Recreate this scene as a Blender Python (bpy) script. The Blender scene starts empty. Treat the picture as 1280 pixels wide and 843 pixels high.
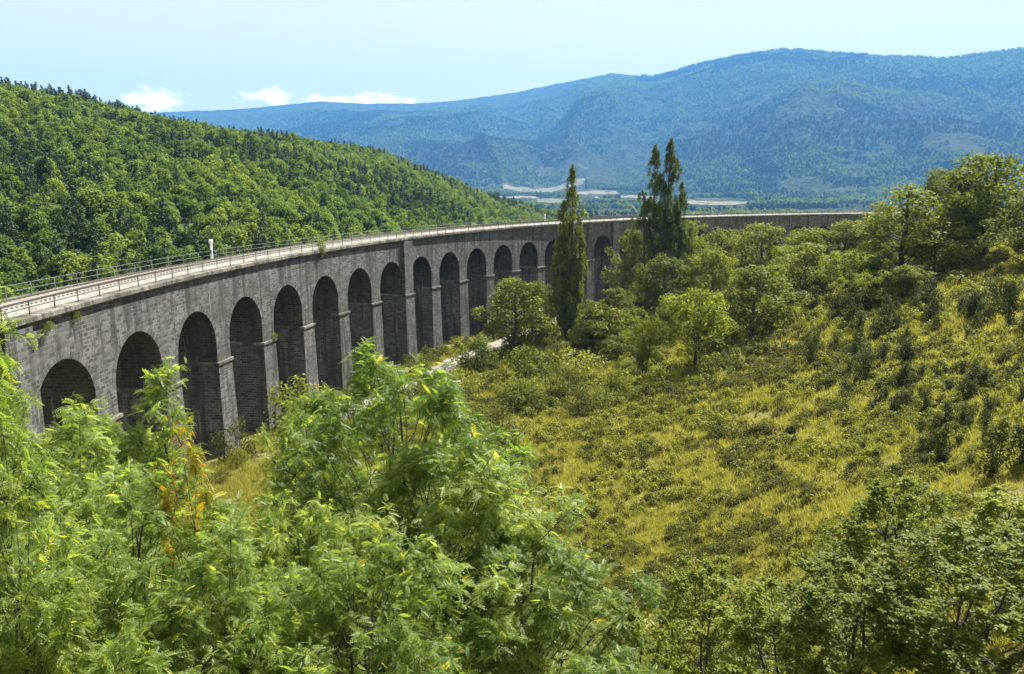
import bpy, bmesh, math, random
import numpy as np
PI = math.pi
rad = math.radians
RNG = np.random.default_rng(7)
S = bpy.context.scene
COL = S.collection

# ------------------------------------------------------------------ camera model (solved from the photograph)
F = 950.0; TH = 0.1932834; CT, ST = math.cos(TH), math.sin(TH)
def ray(px, py):
    u = 421.5 - py; x = px - 640.0
    y = F * CT + u * ST; z = -F * ST + u * CT
    h = math.hypot(x, y)
    return math.atan2(x, y), z / h                     # azimuth (clockwise from +Y), slope
def pix(p):
    p = np.asarray(p, float); d = p[..., 1] * CT - p[..., 2] * ST; u = p[..., 1] * ST + p[..., 2] * CT
    d = np.maximum(d, 1e-3)
    return 640 + F * p[..., 0] / d, 421.5 - F * u / d
def at(px, py, d):
    a, s = ray(px, py)
    return np.array([d * math.sin(a), d * math.cos(a), d * s])

SUN_AZ, SUN_EL = rad(45), rad(54)

# ------------------------------------------------------------------ noise + terrain
def _h(i, j, s):
    v = np.sin(i * 127.1 + j * 311.7 + s * 74.7) * 43758.5453
    return v - np.floor(v)
def vnoise(x, y, s=0):
    x = np.asarray(x, float); y = np.asarray(y, float)
    i = np.floor(x); j = np.floor(y); fx = x - i; fy = y - j
    fx = fx * fx * fx * (fx * (fx * 6 - 15) + 10); fy = fy * fy * fy * (fy * (fy * 6 - 15) + 10)
    a = _h(i, j, s); b = _h(i + 1, j, s); c = _h(i, j + 1, s); d = _h(i + 1, j + 1, s)
    return (a + (b - a) * fx) * (1 - fy) + (c + (d - c) * fx) * fy
def fbm(x, y, o=4, s=0):
    t = 0; a = .5; n = 0
    for k in range(o):
        t = t + a * vnoise(x, y, s + k * 3.3); n += a; a *= .5; x = x * 2.03 + 7.7; y = y * 2.03 - 3.1
    return t / n
def ridged(x, y, o=4, s=0):
    t = 0; a = .5; n = 0
    for k in range(o):
        t = t + a * (1 - np.abs(2 * vnoise(x, y, s + k * 5.1) - 1)); n += a; a *= .5; x = x * 2.1 + 3.3; y = y * 2.1 + 1.7
    return t / n
FAR = [(1600, -62), (2500, -56), (3500, -36), (4500, -8)]
COLS = {
 -80: [(2,-13),(20,-16),(40,-20),(60,-24),(110,-28),(180,-12),(300,25),(450,70),(600,95),(900,80),(1500,30),(2500,-20)],
 -60: [(2,-13),(20,-17),(40,-22),(60,-27),(110,-33),(180,-20),(300,18),(450,60),(600,84),(900,66),(1500,10),(2500,-30)],
 -45: [(2,-13),(20,-17),(45,-24),(65,-29),(110,-34),(180,-22),(300,12),(450,50),(580,70),(800,52),(1300,-20),(2500,-45)],
 -33: [(2,-13),(20,-17),(45,-25),(70,-30),(115,-35),(170,-27),(300,8),(420,36),(540,55),(650,54),(900,20),(1400,-45)] + FAR[1:],
 -17: [(2,-13),(20,-17.5),(45,-25),(70,-29.5),(100,-31.5),(130,-35),(180,-29),(230,-20),(400,6),(560,27),(690,41),(900,14),(1400,-50)] + FAR[1:],
 -11: [(2,-13),(20,-17.8),(45,-25),(70,-29.5),(100,-32),(140,-35),(190,-32),(260,-24),(400,-8),(560,12),(700,32),(790,38),(980,10),(1400,-50)] + FAR[1:],
 -6:  [(2,-13),(20,-18),(45,-25.5),(70,-29.5),(100,-32),(150,-34),(200,-35),(300,-31),(400,-20),(600,-5),(830,10),(1000,-2),(1400,-52)] + FAR,
 1:   [(2,-13),(20,-18),(45,-25.5),(70,-29),(100,-31.5),(150,-33),(250,-37),(400,-40),(700,-34),(940,-24),(1150,-42)] + FAR,
 8:   [(2,-12.5),(20,-18.5),(52,-26),(70,-27.8),(105,-29.7),(135,-30.6),(165,-31),(190,-31),(260,-38),(500,-50),(1000,-60)] + FAR,
 15:  [(2,-12),(15,-16),(30,-20.5),(48,-24.2),(62,-25),(92,-26),(120,-26),(150,-24.5),(185,-25),(220,-30),(260,-36),(320,-45),(600,-58)] + FAR,
 24:  [(2,-11),(15,-13.5),(30,-16.8),(48,-19.2),(75,-21),(105,-20.5),(125,-19),(165,-16.5),(210,-20),(260,-30),(310,-36),(500,-55)] + FAR,
 33:  [(2,-10),(15,-11.5),(36,-14.4),(58,-16),(90,-15.6),(125,-12.3),(150,-10),(200,-10),(260,-20),(320,-34),(600,-50)] + FAR,
 45:  [(2,-8),(15,-8.5),(40,-10),(80,-8.5),(130,-3),(170,1),(220,0),(320,-22),(600,-46)] + FAR,
 62:  [(2,-7),(15,-6),(40,-4),(80,2),(130,10),(200,16),(300,5),(600,-30)] + FAR,
 80:  [(2,-7),(15,-4),(40,1),(80,9),(130,18),(200,24),(300,20),(600,-10)] + FAR,
}
AZN = np.radians(np.arange(-80, 80.01, .5)); LRN = np.linspace(math.log(2), math.log(4600), 240)
_ck = sorted(COLS)
_T = np.array([np.interp(LRN, np.log([p[0] for p in COLS[k]]), [p[1] for p in COLS[k]]) for k in _ck])
TAB = np.stack([np.interp(np.degrees(AZN), _ck, _T[:, j]) for j in range(len(LRN))], 1)
def _blur(a, sig, ax):
    n = int(sig * 3) + 1; k = np.exp(-.5 * (np.arange(-n, n + 1) / sig) ** 2); k /= k.sum()
    p = np.pad(a, [(n, n) if i == ax else (0, 0) for i in (0, 1)], mode='edge')
    return np.apply_along_axis(lambda v: np.convolve(v, k, 'valid'), ax, p)
TAB = _blur(_blur(TAB, 4.5, 0), 2.2, 1)
SKY = [(-40,150),(100,146),(250,141),(330,136),(400,128),(455,131),(510,131),(560,128),(640,117),(700,105),(765,93),(815,98),(870,83),(920,72),(980,63),(1040,67),(1100,70),(1180,75),(1230,69),(1280,62),(1400,60),(1600,80)]
_ska = np.array([ray(x, y)[0] for x, y in SKY]); _sks = np.array([ray(x, y)[1] for x, y in SKY])
def hgt(x, y):
    x = np.asarray(x, float); y = np.asarray(y, float)
    r = np.hypot(x, y); a = np.arctan2(x, y)
    fa = np.clip((a - AZN[0]) / (AZN[1] - AZN[0]), 0, len(AZN) - 1.001)
    fr = np.clip((np.log(np.maximum(r, 2)) - LRN[0]) / (LRN[1] - LRN[0]), 0, len(LRN) - 1.001)
    i = fa.astype(int); j = fr.astype(int); u = fa - i; v = fr - j
    z = (TAB[i, j] * (1 - u) + TAB[i + 1, j] * u) * (1 - v) + (TAB[i, j + 1] * (1 - u) + TAB[i + 1, j + 1] * u) * v
    z = z + (fbm(x / 9, y / 9, 3, 2) - .5) * np.clip(r / 120, .2, 1) * 1.1 + (fbm(x / 70, y / 70, 3, 5) - .5) * np.clip((r - 170) / 300, 0, 1) * 14
    # mountains
    rc = np.interp(np.degrees(a), [-60, -20, 0, 8, 14, 40], [10000, 10000, 9300, 8600, 7800, 7400])
    cz = np.interp(a, _ska, _sks) * rc
    r0 = np.interp(np.degrees(a), [-40, -8, 5, 20, 40], [4200, 4000, 3900, 3400, 3000])
    t = np.clip((r - r0) / (rc - r0), 0, 1.6)
    S_ = np.where(t < 1, .35 * t + .65 * t * t * (3 - 2 * t), 1 - .7 * (t - 1))
    S_ = np.where(t < 1, .6 * S_ + .4 * t ** 1.7, S_)
    dn = (ridged(x / 1500 + 3, y / 1500, 5, 11) - .55)
    amp = 470 * np.clip(t, 0, 1) ** .8 * np.clip(1 - t, 0, 1) ** .75 * 1.6 + 14 * (t > .02)
    sp = 230 * np.exp(-((np.degrees(a) + 1 - (r - 5000) / 330) / 4.2) ** 2) * np.clip((r - 4200) / 1200, 0, 1) * np.clip((8600 - r) / 2200, 0, 1)
    ad = np.degrees(a); wx = fbm(x / 2600, y / 2600, 3, 41) * 5
    sp = sp + 520 * (ridged(ad / 7.5 + wx * .32 + (r - 6000) / 5200, r / 9000 + 3, 2, 61) - .62) * np.clip(t * 1.8, 0, 1) * np.clip((1 - t) * 2.0, 0, 1)
    sp = sp * np.clip((1 - t) * 3.0, 0, 1)
    zm = z + np.where(r > r0, np.maximum(cz + 20, 0) * S_ + amp * dn * np.clip((r - r0) / 500, 0, 1) + sp, 0)
    cap = cz * (r / rc) * (.62 + .36 * np.clip(t / .93, 0, 1))
    over = np.clip((zm - cap) / 60, 0, None)
    return np.where((t > .12) & (t < .96) & (zm > cap), cap + 14 * np.log1p(over), zm)

# ------------------------------------------------------------------ materials
def new_mat(name):
    m = bpy.data.materials.new(name); m.use_nodes = True
    nt = m.node_tree; nt.nodes.clear()
    return m, nt
class NT:
    def __init__(s, nt): s.nt = nt
    def n(s, t, **k):
        nd = s.nt.nodes.new(t)
        ins = k.pop('ins', {})
        for a, b in k.items(): setattr(nd, a, b)
        for a, b in ins.items(): s.set(nd.inputs[a], b)
        return nd
    def set(s, sock, v):
        if isinstance(v, bpy.types.NodeSocket): s.nt.links.new(v, sock)
        elif isinstance(v, (tuple, list)) and len(v) == 3 and sock.type == 'RGBA': sock.default_value = (*v, 1)
        else: sock.default_value = v
    def math(s, op, a, b=0, c=0, clamp=False):
        nd = s.n('ShaderNodeMath', operation=op, use_clamp=clamp); s.set(nd.inputs[0], a); s.set(nd.inputs[1], b); s.set(nd.inputs[2], c); return nd.outputs[0]
    def mix(s, f, a, b, mode='MIX'):
        nd = s.n('ShaderNodeMix', data_type='RGBA', blend_type=mode); s.set(nd.inputs[0], f); s.set(nd.inputs[6], a); s.set(nd.inputs[7], b); return nd.outputs[2]
    def noise(s, vec, scale, det=4, rough=.55, out=0):
        nd = s.n('ShaderNodeTexNoise', ins={'Scale': scale, 'Detail': det, 'Roughness': rough})
        if vec is not None: s.set(nd.inputs['Vector'], vec)
        return nd.outputs[out]
    def ramp(s, f, a, b):                               # linear step a..b -> 0..1
        nd = s.n('ShaderNodeMapRange', ins={1: a, 2: b}); s.set(nd.inputs[0], f); return nd.outputs[0]
    def mapv(s, vec, scale=(1, 1, 1), loc=(0, 0, 0)):
        nd = s.n('ShaderNodeMapping', ins={'Scale': scale, 'Location': loc}); s.set(nd.inputs['Vector'], vec); return nd.outputs[0]
    def out(s, sh, vol=None):
        o = s.n('ShaderNodeOutputMaterial')
        if sh is not None: s.set(o.inputs[0], sh)
        if vol is not None: s.set(o.inputs[1], vol)
def leaf_mat(name, a, b, c, trans=.42, spec=.35, rough=.45, tboost=1.5, crange=.9, vary=.5, hue=.12):
    """a dark, b light, c rare (yellowed) leaf colour; the light ones by each leaf's own tint, drifting from plant to plant"""
    m, nt = new_mat(name); k = NT(nt)
    ti = k.n('ShaderNodeAttribute', attribute_name='tint').outputs['Fac']
    rnd = k.n('ShaderNodeObjectInfo').outputs['Random']
    f = k.math('ADD', k.math('MULTIPLY', ti, .75), k.math('MULTIPLY', k.math('SUBTRACT', rnd, .5), vary), clamp=True)
    col = k.mix(f, a, b)
    r2 = k.math('FRACT', k.math('MULTIPLY', rnd, 17.3))
    col = k.mix(k.math('MULTIPLY', r2, hue), col, k.mix(1.0, col, (.66, .92, 1.5), 'MULTIPLY'))
    col = k.mix(k.math('MULTIPLY', k.ramp(ti, crange, crange + .04), .85), col, c)
    bs = k.n('ShaderNodeBsdfPrincipled', ins={'Base Color': col, 'Roughness': rough, 'Specular IOR Level': spec})
    tc = k.mix(1.0, col, (tboost * 1.15, tboost * 1.1, tboost * .55), 'MULTIPLY')
    tr = k.n('ShaderNodeBsdfTranslucent', ins={'Color': tc})
    mx = k.n('ShaderNodeMixShader', ins={0: trans}); nt.links.new(bs.outputs[0], mx.inputs[1]); nt.links.new(tr.outputs[0], mx.inputs[2])
    k.out(mx.outputs[0]); return m
def plain(name, col, rough=.6, metal=0, nsc=None, namt=.3):
    m, nt = new_mat(name); k = NT(nt)
    c = col
    if nsc:
        g = k.n('ShaderNodeNewGeometry').outputs['Position']
        c = k.mix(k.ramp(k.noise(g, nsc, 5), .3, .7), tuple(x * (1 - namt) for x in col), tuple(min(1, x * (1 + namt)) for x in col))
    b = k.n('ShaderNodeBsdfPrincipled', ins={'Base Color': c, 'Roughness': rough, 'Metallic': metal})
    k.out(b.outputs[0]); return m

def stone_mat(name, base=(.21, .205, .195), bw=.95, rh=.42, dark=1.0):
    m, nt = new_mat(name); k = NT(nt)
    uv = k.n('ShaderNodeUVMap', uv_map='UVMap').outputs[0]
    wob = k.n('ShaderNodeTexNoise', ins={'Scale': .8, 'Detail': 2}); k.set(wob.inputs['Vector'], uv)
    w2 = k.n('ShaderNodeVectorMath', operation='MULTIPLY_ADD', ins={1: (.10, .10, 0), 2: (0, 0, 0)}); k.set(w2.inputs[0], wob.outputs['Color']); k.set(w2.inputs[2], uv)
    br = k.n('ShaderNodeTexBrick', offset=.5, ins={'Scale': 1.0, 'Mortar Size': .028, 'Mortar Smooth': .3, 'Bias': 0, 'Brick Width': bw, 'Row Height': rh,
              'Color1': (0, 0, 0), 'Color2': (1, 1, 1), 'Mortar': (.5, .5, .5)})
    k.set(br.inputs['Vector'], w2.outputs[0])
    blk = k.n('ShaderNodeSeparateColor'); k.set(blk.inputs[0], br.outputs['Color'])
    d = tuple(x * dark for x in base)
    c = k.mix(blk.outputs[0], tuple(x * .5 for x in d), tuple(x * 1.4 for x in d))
    fine = k.noise(k.mapv(uv, (1, 1, 1)), 3.2, 8, .7)
    c = k.mix(k.ramp(fine, .25, .75), k.mix(1.0, c, (.5, .5, .52), 'MULTIPLY'), k.mix(1.0, c, (1.35, 1.33, 1.28), 'MULTIPLY'))
    # pale repointed mortar
    mo = k.math('MULTIPLY', br.outputs['Fac'], k.ramp(k.noise(uv, .35, 3), .35, .6))
    c = k.mix(k.math('MULTIPLY', mo, .85), c, tuple(min(.5, x * 2.3) for x in base))
    # black water streaks, broad soot patches, lime runs
    st = k.noise(k.mapv(uv, (.9, .055, 1)), 1.0, 5, .6)
    c = k.mix(k.math('MULTIPLY', k.ramp(st, .50, .60), .75), c, (.035, .034, .032))
    pa = k.noise(k.mapv(uv, (.103, .31, 1), (4.3, 7.7, 0)), 1.0, 5, .6)
    c = k.mix(k.math('MULTIPLY', k.ramp(pa, .48, .64), .6), c, (.06, .058, .052))
    li = k.noise(k.mapv(uv, (1.5, .10, 1), (31, 3, 0)), 1.0, 4, .6)
    c = k.mix(k.math('MULTIPLY', k.ramp(li, .62, .74), .5), c, (.42, .41, .38))
    oc = k.noise(k.mapv(uv, (.5, .5, 1), (11, 17, 0)), 1.0, 5, .6)
    c = k.mix(k.math('MULTIPLY', k.ramp(oc, .62, .74), .4), c, (.20, .15, .08))
    hb = k.math('ADD', k.math('MULTIPLY', br.outputs['Fac'], -.6), k.math('MULTIPLY', fine, .9))
    bp = k.n('ShaderNodeBump', ins={'Strength': .9, 'Distance': .07}); k.set(bp.inputs['Height'], hb)
    b = k.n('ShaderNodeBsdfPrincipled', ins={'Base Color': c, 'Roughness': .9, 'Specular IOR Level': .2}); nt.links.new(bp.outputs[0], b.inputs['Normal'])
    k.out(b.outputs[0]); return m

def ground_mat():
    m, nt = new_mat('dry_meadow'); k = NT(nt)
    g = k.n('ShaderNodeNewGeometry').outputs['Position']
    n1 = k.noise(g, .07, 5); n2 = k.noise(g, .45, 6, .65); n3 = k.noise(g, 3.0, 6, .7)
    c = k.mix(k.ramp(n2, .35, .65), (.13, .135, .035), (.26, .24, .075))
    c = k.mix(k.math('MULTIPLY', k.ramp(n1, .5, .68), .7), c, (.31, .25, .10))
    c = k.mix(k.ramp(n3, .35, .65), k.mix(1.0, c, (.45, .45, .45), 'MULTIPLY'), c)
    bp = k.n('ShaderNodeBump', ins={'Strength': .8, 'Distance': .25}); k.set(bp.inputs['Height'], n3)
    b = k.n('ShaderNodeBsdfPrincipled', ins={'Base Color': c, 'Roughness': .95, 'Specular IOR Level': .1}); nt.links.new(bp.outputs[0], b.inputs['Normal'])
    k.out(b.outputs[0]); return m
def hill_mat():
    m, nt = new_mat('forest_floor'); k = NT(nt)
    g = k.n('ShaderNodeNewGeometry').outputs['Position']
    c = k.mix(k.ramp(k.noise(g, .15, 6, .65), .35, .65), (.04, .06, .014), (.09, .11, .03))
    b = k.n('ShaderNodeBsdfPrincipled', ins={'Base Color': c, 'Roughness': .95, 'Specular IOR Level': .1})
    k.out(b.outputs[0]); return m
def mountain_mat():
    m, nt = new_mat('mountain_forest'); k = NT(nt)
    g = k.n('ShaderNodeNewGeometry').outputs['Position']
    fine = k.noise(g, .030, 6, .8); mid = k.noise(g, .006, 6, .6); big = k.noise(g, .0016, 4)
    c = k.mix(k.ramp(fine, .40, .60), (.004, .010, .006), (.068, .088, .026))
    c = k.mix(k.math('MULTIPLY', k.ramp(mid, .56, .70), .35), c, (.085, .085, .04))
    z = k.n('ShaderNodeSeparateXYZ'); k.set(z.inputs[0], g)
    low = k.math('SUBTRACT', 1.0, k.ramp(z.outputs[2], 20, 330))
    clear = k.math('MULTIPLY', low, k.ramp(k.noise(g, .0028, 5, .62), .49, .56))
    c = k.mix(k.math('MULTIPLY', clear, .8), c, k.mix(k.ramp(k.noise(g, .009, 4), .4, .6), (.05, .068, .026), (.11, .10, .05)))
    sc = k.math('MULTIPLY', k.ramp(k.noise(g, .011, 5, .65), .67, .72), k.ramp(big, .45, .6))
    c = k.mix(k.math('MULTIPLY', sc, .6), c, (.28, .25, .19))
    bp = k.n('ShaderNodeBump', ins={'Strength': 1.0, 'Distance': 40.0}); k.set(bp.inputs['Height'], k.noise(g, .02, 6, .8))
    b = k.n('ShaderNodeBsdfPrincipled', ins={'Base Color': c, 'Roughness': 1, 'Specular IOR Level': .05}); nt.links.new(bp.outputs[0], b.inputs['Normal'])
    k.out(b.outputs[0]); return m
def gravel_mat(name, a, b_, sc=9):
    m, nt = new_mat(name); k = NT(nt)
    g = k.n('ShaderNodeNewGeometry').outputs['Position']
    v = k.n('ShaderNodeTexVoronoi', ins={'Scale': sc}); k.set(v.inputs['Vector'], g)
    sp = k.n('ShaderNodeSeparateColor'); k.set(sp.inputs[0], v.outputs['Color'])
    c = k.mix(sp.outputs[0], a, b_)
    c = k.mix(k.ramp(k.noise(g, .35, 5, .65), .35, .7), k.mix(1.0, c, (.62, .58, .52), 'MULTIPLY'), c)
    bp = k.n('ShaderNodeBump', ins={'Strength': .8, 'Distance': .06}); k.set(bp.inputs['Height'], v.outputs['Distance'])
    b = k.n('ShaderNodeBsdfPrincipled', ins={'Base Color': c, 'Roughness': .95}); nt.links.new(bp.outputs[0], b.inputs['Normal'])
    k.out(b.outputs[0]); return m

M = dict(
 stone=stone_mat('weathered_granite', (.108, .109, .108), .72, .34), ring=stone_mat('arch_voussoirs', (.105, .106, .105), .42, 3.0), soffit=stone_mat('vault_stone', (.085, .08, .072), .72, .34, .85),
 cope=stone_mat('coping_stone', (.17, .16, .14), 1.6, 2.0),
 ballast=gravel_mat('limestone_ballast', (.14, .136, .13), (.36, .35, .33)), path=gravel_mat('dirt_track', (.19, .175, .155), (.30, .28, .255), 4),
 sleeper=plain('concrete_sleeper', (.36, .345, .31), .9, 0, 2, .25), rail=plain('rusty_rail', (.085, .066, .052), .6, .2, 3, .3),
 steel=plain('galvanised_steel', (.17, .175, .175), .5, .35, 2, .2), dsteel=plain('dull_steel', (.07, .06, .055), .7, .0, 2, .3), white=plain('white_paint', (.8, .8, .78), .5, 0, 3, .06),
 bark=plain('grey_bark', (.09, .075, .058), .9, 0, 6, .45), dbark=plain('dark_bark', (.04, .032, .025), .9, 0, 6, .4),
 ground=ground_mat(), hill=hill_mat(), mountain=mountain_mat(),
 robinia=leaf_mat('pinnate_leaf', (.08, .14, .014), (.305, .37, .105), (.48, .42, .03), .58, .4, .46, 1.85, .94),
 gold=leaf_mat('yellowing_leaf', (.16, .20, .012), (.34, .31, .02), (.50, .29, .02), .48, .4, .45, 1.6, .6),
 oak=leaf_mat('oak_leaf', (.07, .105, .013), (.27, .30, .036), (.36, .32, .04), .52, .2, .5, 1.9, .96),
 tree=leaf_mat('mid_leaf', (.062, .086, .011), (.19, .205, .03), (.25, .23, .03), .44, .15, .6, 1.7),
 bright=leaf_mat('bright_leaf', (.085, .12, .012), (.20, .225, .024), (.30, .26, .03), .45, .15, .6, 1.7),
 poplar=leaf_mat('poplar_leaf', (.058, .082, .012), (.19, .21, .03), (.19, .17, .03), .32, .15, .6, 1.5, .95),
 forest=leaf_mat('forest_leaf', (.062, .102, .018), (.195, .24, .045), (.26, .25, .045), .42, .12, .7, 1.65, .9, .85, .6),
 pine=leaf_mat('conifer_needle', (.03, .056, .016), (.07, .098, .028), (.07, .08, .02), .15, .2, .6, 1.2),
 scrub=leaf_mat('scrub_leaf', (.052, .06, .014), (.15, .152, .034), (.24, .21, .06), .32, .12, .7, 1.5),
 juniper=leaf_mat('juniper_leaf', (.03, .043, .011), (.092, .108, .022), (.14, .14, .03), .26, .15, .6, 1.4),
 yshrub=leaf_mat('yellow_shrub_leaf', (.10, .125, .012), (.24, .24, .022), (.30, .26, .04), .42, .25, .5, 1.5),
 grass=leaf_mat('dry_grass_blade', (.20, .21, .045), (.37, .345, .095), (.46, .39, .18), .42, .15, .6, 1.35, .85),
)

# ------------------------------------------------------------------ mesh building
class MB:
    def __init__(s): s.v = []; s.q = []; s.uv = []; s.t = []; s.mi = []; s.n = 0
    def add(s, V, Q, uv=None, tint=None, mi=0):
        V = np.asarray(V, np.float32).reshape(-1, 3); Q = np.asarray(Q, np.int32).reshape(-1, 4)
        s.v.append(V); s.q.append(Q + s.n); s.n += len(V)
        s.uv.append(np.zeros((len(V), 2), np.float32) if uv is None else np.asarray(uv, np.float32))
        s.t.append(np.full(len(Q), .5, np.float32) if tint is None else np.asarray(tint, np.float32))
        s.mi.append(np.full(len(Q), mi, np.int32))
        return s
    def mesh(s, name, mats, smooth=False, uv=False, tint=False):
        V = np.concatenate(s.v); Q = np.concatenate(s.q)
        me = bpy.data.meshes.new(name)
        me.vertices.add(len(V)); me.vertices.foreach_set('co', V.ravel())
        me.loops.add(Q.size); me.loops.foreach_set('vertex_index', Q.ravel())
        me.polygons.add(len(Q)); me.polygons.foreach_set('loop_start', np.arange(0, Q.size, 4, dtype=np.int32))
        me.polygons.foreach_set('material_index', np.concatenate(s.mi))
        me.polygons.foreach_set('use_smooth', np.full(len(Q), bool(smooth)))
        if uv:
            l = me.uv_layers.new(name='UVMap'); l.data.foreach_set('uv', np.concatenate(s.uv)[Q.ravel()].ravel())
        if tint:
            a = me.attributes.new('tint', 'FLOAT', 'FACE'); a.data.foreach_set('value', np.concatenate(s.t))
        for m in (mats if isinstance(mats, (list, tuple)) else [mats]): me.materials.append(m)
        me.update(calc_edges=True); me.validate()
        return me
    def box(s, lo, hi, mi=0):
        x0, y0, z0 = lo; x1, y1, z1 = hi
        V = [(x0,y0,z0),(x1,y0,z0),(x1,y1,z0),(x0,y1,z0),(x0,y0,z1),(x1,y0,z1),(x1,y1,z1),(x0,y1,z1)]
        return s.add(V, [(3,2,1,0),(4,5,6,7),(0,1,5,4),(1,2,6,5),(2,3,7,6),(3,0,4,7)], mi=mi)
    def tube(s, P, Rr, sides=5, mi=0, cap=True):
        P = np.asarray(P, float); m = len(P); Rr = np.broadcast_to(np.asarray(Rr, float), (m,))
        T = np.gradient(P, axis=0); T /= np.linalg.norm(T, axis=1, keepdims=True) + 1e-9
        up = np.where(np.abs(T[:, 2:3]) > .9, np.array([[1., 0, 0]]), np.array([[0., 0, 1]]))
        A = np.cross(T, up); A /= np.linalg.norm(A, axis=1, keepdims=True) + 1e-9; B = np.cross(T, A)
        for i in range(1, m):
            if A[i] @ A[i - 1] < 0: A[i] *= -1; B[i] *= -1
        th = np.arange(sides) / sides * 2 * PI
        V = (P[:, None] + Rr[:, None, None] * (np.cos(th)[None, :, None] * A[:, None] + np.sin(th)[None, :, None] * B[:, None])).reshape(-1, 3)
        i, j = np.meshgrid(np.arange(m - 1), np.arange(sides), indexing='ij'); jn = (j + 1) % sides
        Q = np.stack([i * sides + j, i * sides + jn, (i + 1) * sides + jn, (i + 1) * sides + j], -1).reshape(-1, 4)
        return s.add(V, Q, mi=mi)
    def lathe(s, prof, n=16, c=(0, 0, 0), mi=0):
        prof = np.asarray(prof, float); th = np.arange(n) / n * 2 * PI
        V = np.stack([prof[:, None, 0] * np.cos(th) + c[0], prof[:, None, 0] * np.sin(th) + c[1], np.repeat(prof[:, 1:2], n, 1) + c[2]], -1).reshape(-1, 3)
        i, j = np.meshgrid(np.arange(len(prof) - 1), np.arange(n), indexing='ij'); jn = (j + 1) % n
        return s.add(V, np.stack([i * n + j, i * n + jn, (i + 1) * n + jn, (i + 1) * n + j], -1).reshape(-1, 4), mi=mi)
def link(name, data, parent=None, loc=(0, 0, 0), rz=0, scale=(1, 1, 1)):
    o = bpy.data.objects.new(name, data); COL.objects.link(o)
    o.parent = parent; o.location = [float(v) for v in loc]; o.rotation_euler = (0, 0, float(rz)); o.scale = [float(v) for v in scale]
    return o
def tag(o, label=None, cat=None, group=None, kind=None):
    if label: o['label'] = label
    if cat: o['category'] = cat
    if group: o['group'] = group
    if kind: o['kind'] = kind
    return o
def unit(v): return v / (np.linalg.norm(v, axis=-1, keepdims=True) + 1e-9)

# leaf templates in (along, side, normal) coordinates
LEAF = (np.array([(0, 0, 0), (.45, .33, .06), (1, 0, -.05), (.5, -.33, .06)], float), np.array([(0, 1, 2, 3)]))
BLOB = (np.array([(-.5, -.1, 0), (.0, .42, .12), (.5, .08, -.05), (.05, -.45, .1)], float), np.array([(0, 1, 2, 3)]))
def frond_template(pairs=6, ll=.24, lw=.10):
    V = []; Q = []
    for k in range(pairs + 1):
        x = (k + .7) / (pairs + .9); zz = -.28 * x * x
        for sd in (1, -1):
            if k == pairs:
                if sd == -1: continue
                d = np.array([1, 0, -.35])
            else: d = np.array([.5, sd * .85, -.22])
            d = d / np.linalg.norm(d); L = ll * (1 - .35 * abs(x - .45)); b = np.array([x * .85, 0, zz]); sidev = np.cross(d, [0, 0, 1]); sidev /= np.linalg.norm(sidev)
            n = len(V); V += [b, b + d * L * .45 + sidev * lw * .5, b + d * L, b + d * L * .45 - sidev * lw * .5]; Q.append((n, n + 1, n + 2, n + 3))
    n = len(V); V += [(0, .008, 0), (.5, .008, -.07), (.5, -.008, -.07), (0, -.008, 0)]; Q.append((n, n + 1, n + 2, n + 3))
    return np.array(V, float), np.array(Q)
FROND = frond_template()
def add_leaves(mb, P, N, D, size, tint, tmpl, mi=0):
    V, Q = tmpl; n = len(P)
    N = unit(N); D = unit(D - (D * N).sum(1, keepdims=True) * N); Sd = np.cross(N, D)
    W = P[:, None] + size[:, None, None] * (V[None, :, 0:1] * D[:, None] + V[None, :, 1:2] * Sd[:, None] + V[None, :, 2:3] * N[:, None])
    QQ = (Q[None] + (np.arange(n) * len(V))[:, None, None]).reshape(-1, 4)
    mb.add(W.reshape(-1, 3), QQ, tint=np.repeat(tint, len(Q)), mi=mi)
PROF = dict(
 round=lambda t: math.sqrt(max(0, 1 - (2 * t - .9) ** 2 / 1.25)), dome=lambda t: math.sqrt(max(.02, 1 - t ** 2.2)) * (.75 + .25 * min(1, t * 4)),
 column=lambda t: min(1, .55 + 1.6 * t) * (1 - t ** 3.2) ** .7 + .06, cone=lambda t: (1 - t) ** .85 + .05, vase=lambda t: (.45 + .75 * t) * math.sqrt(max(.03, 1 - t ** 5)))
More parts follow.
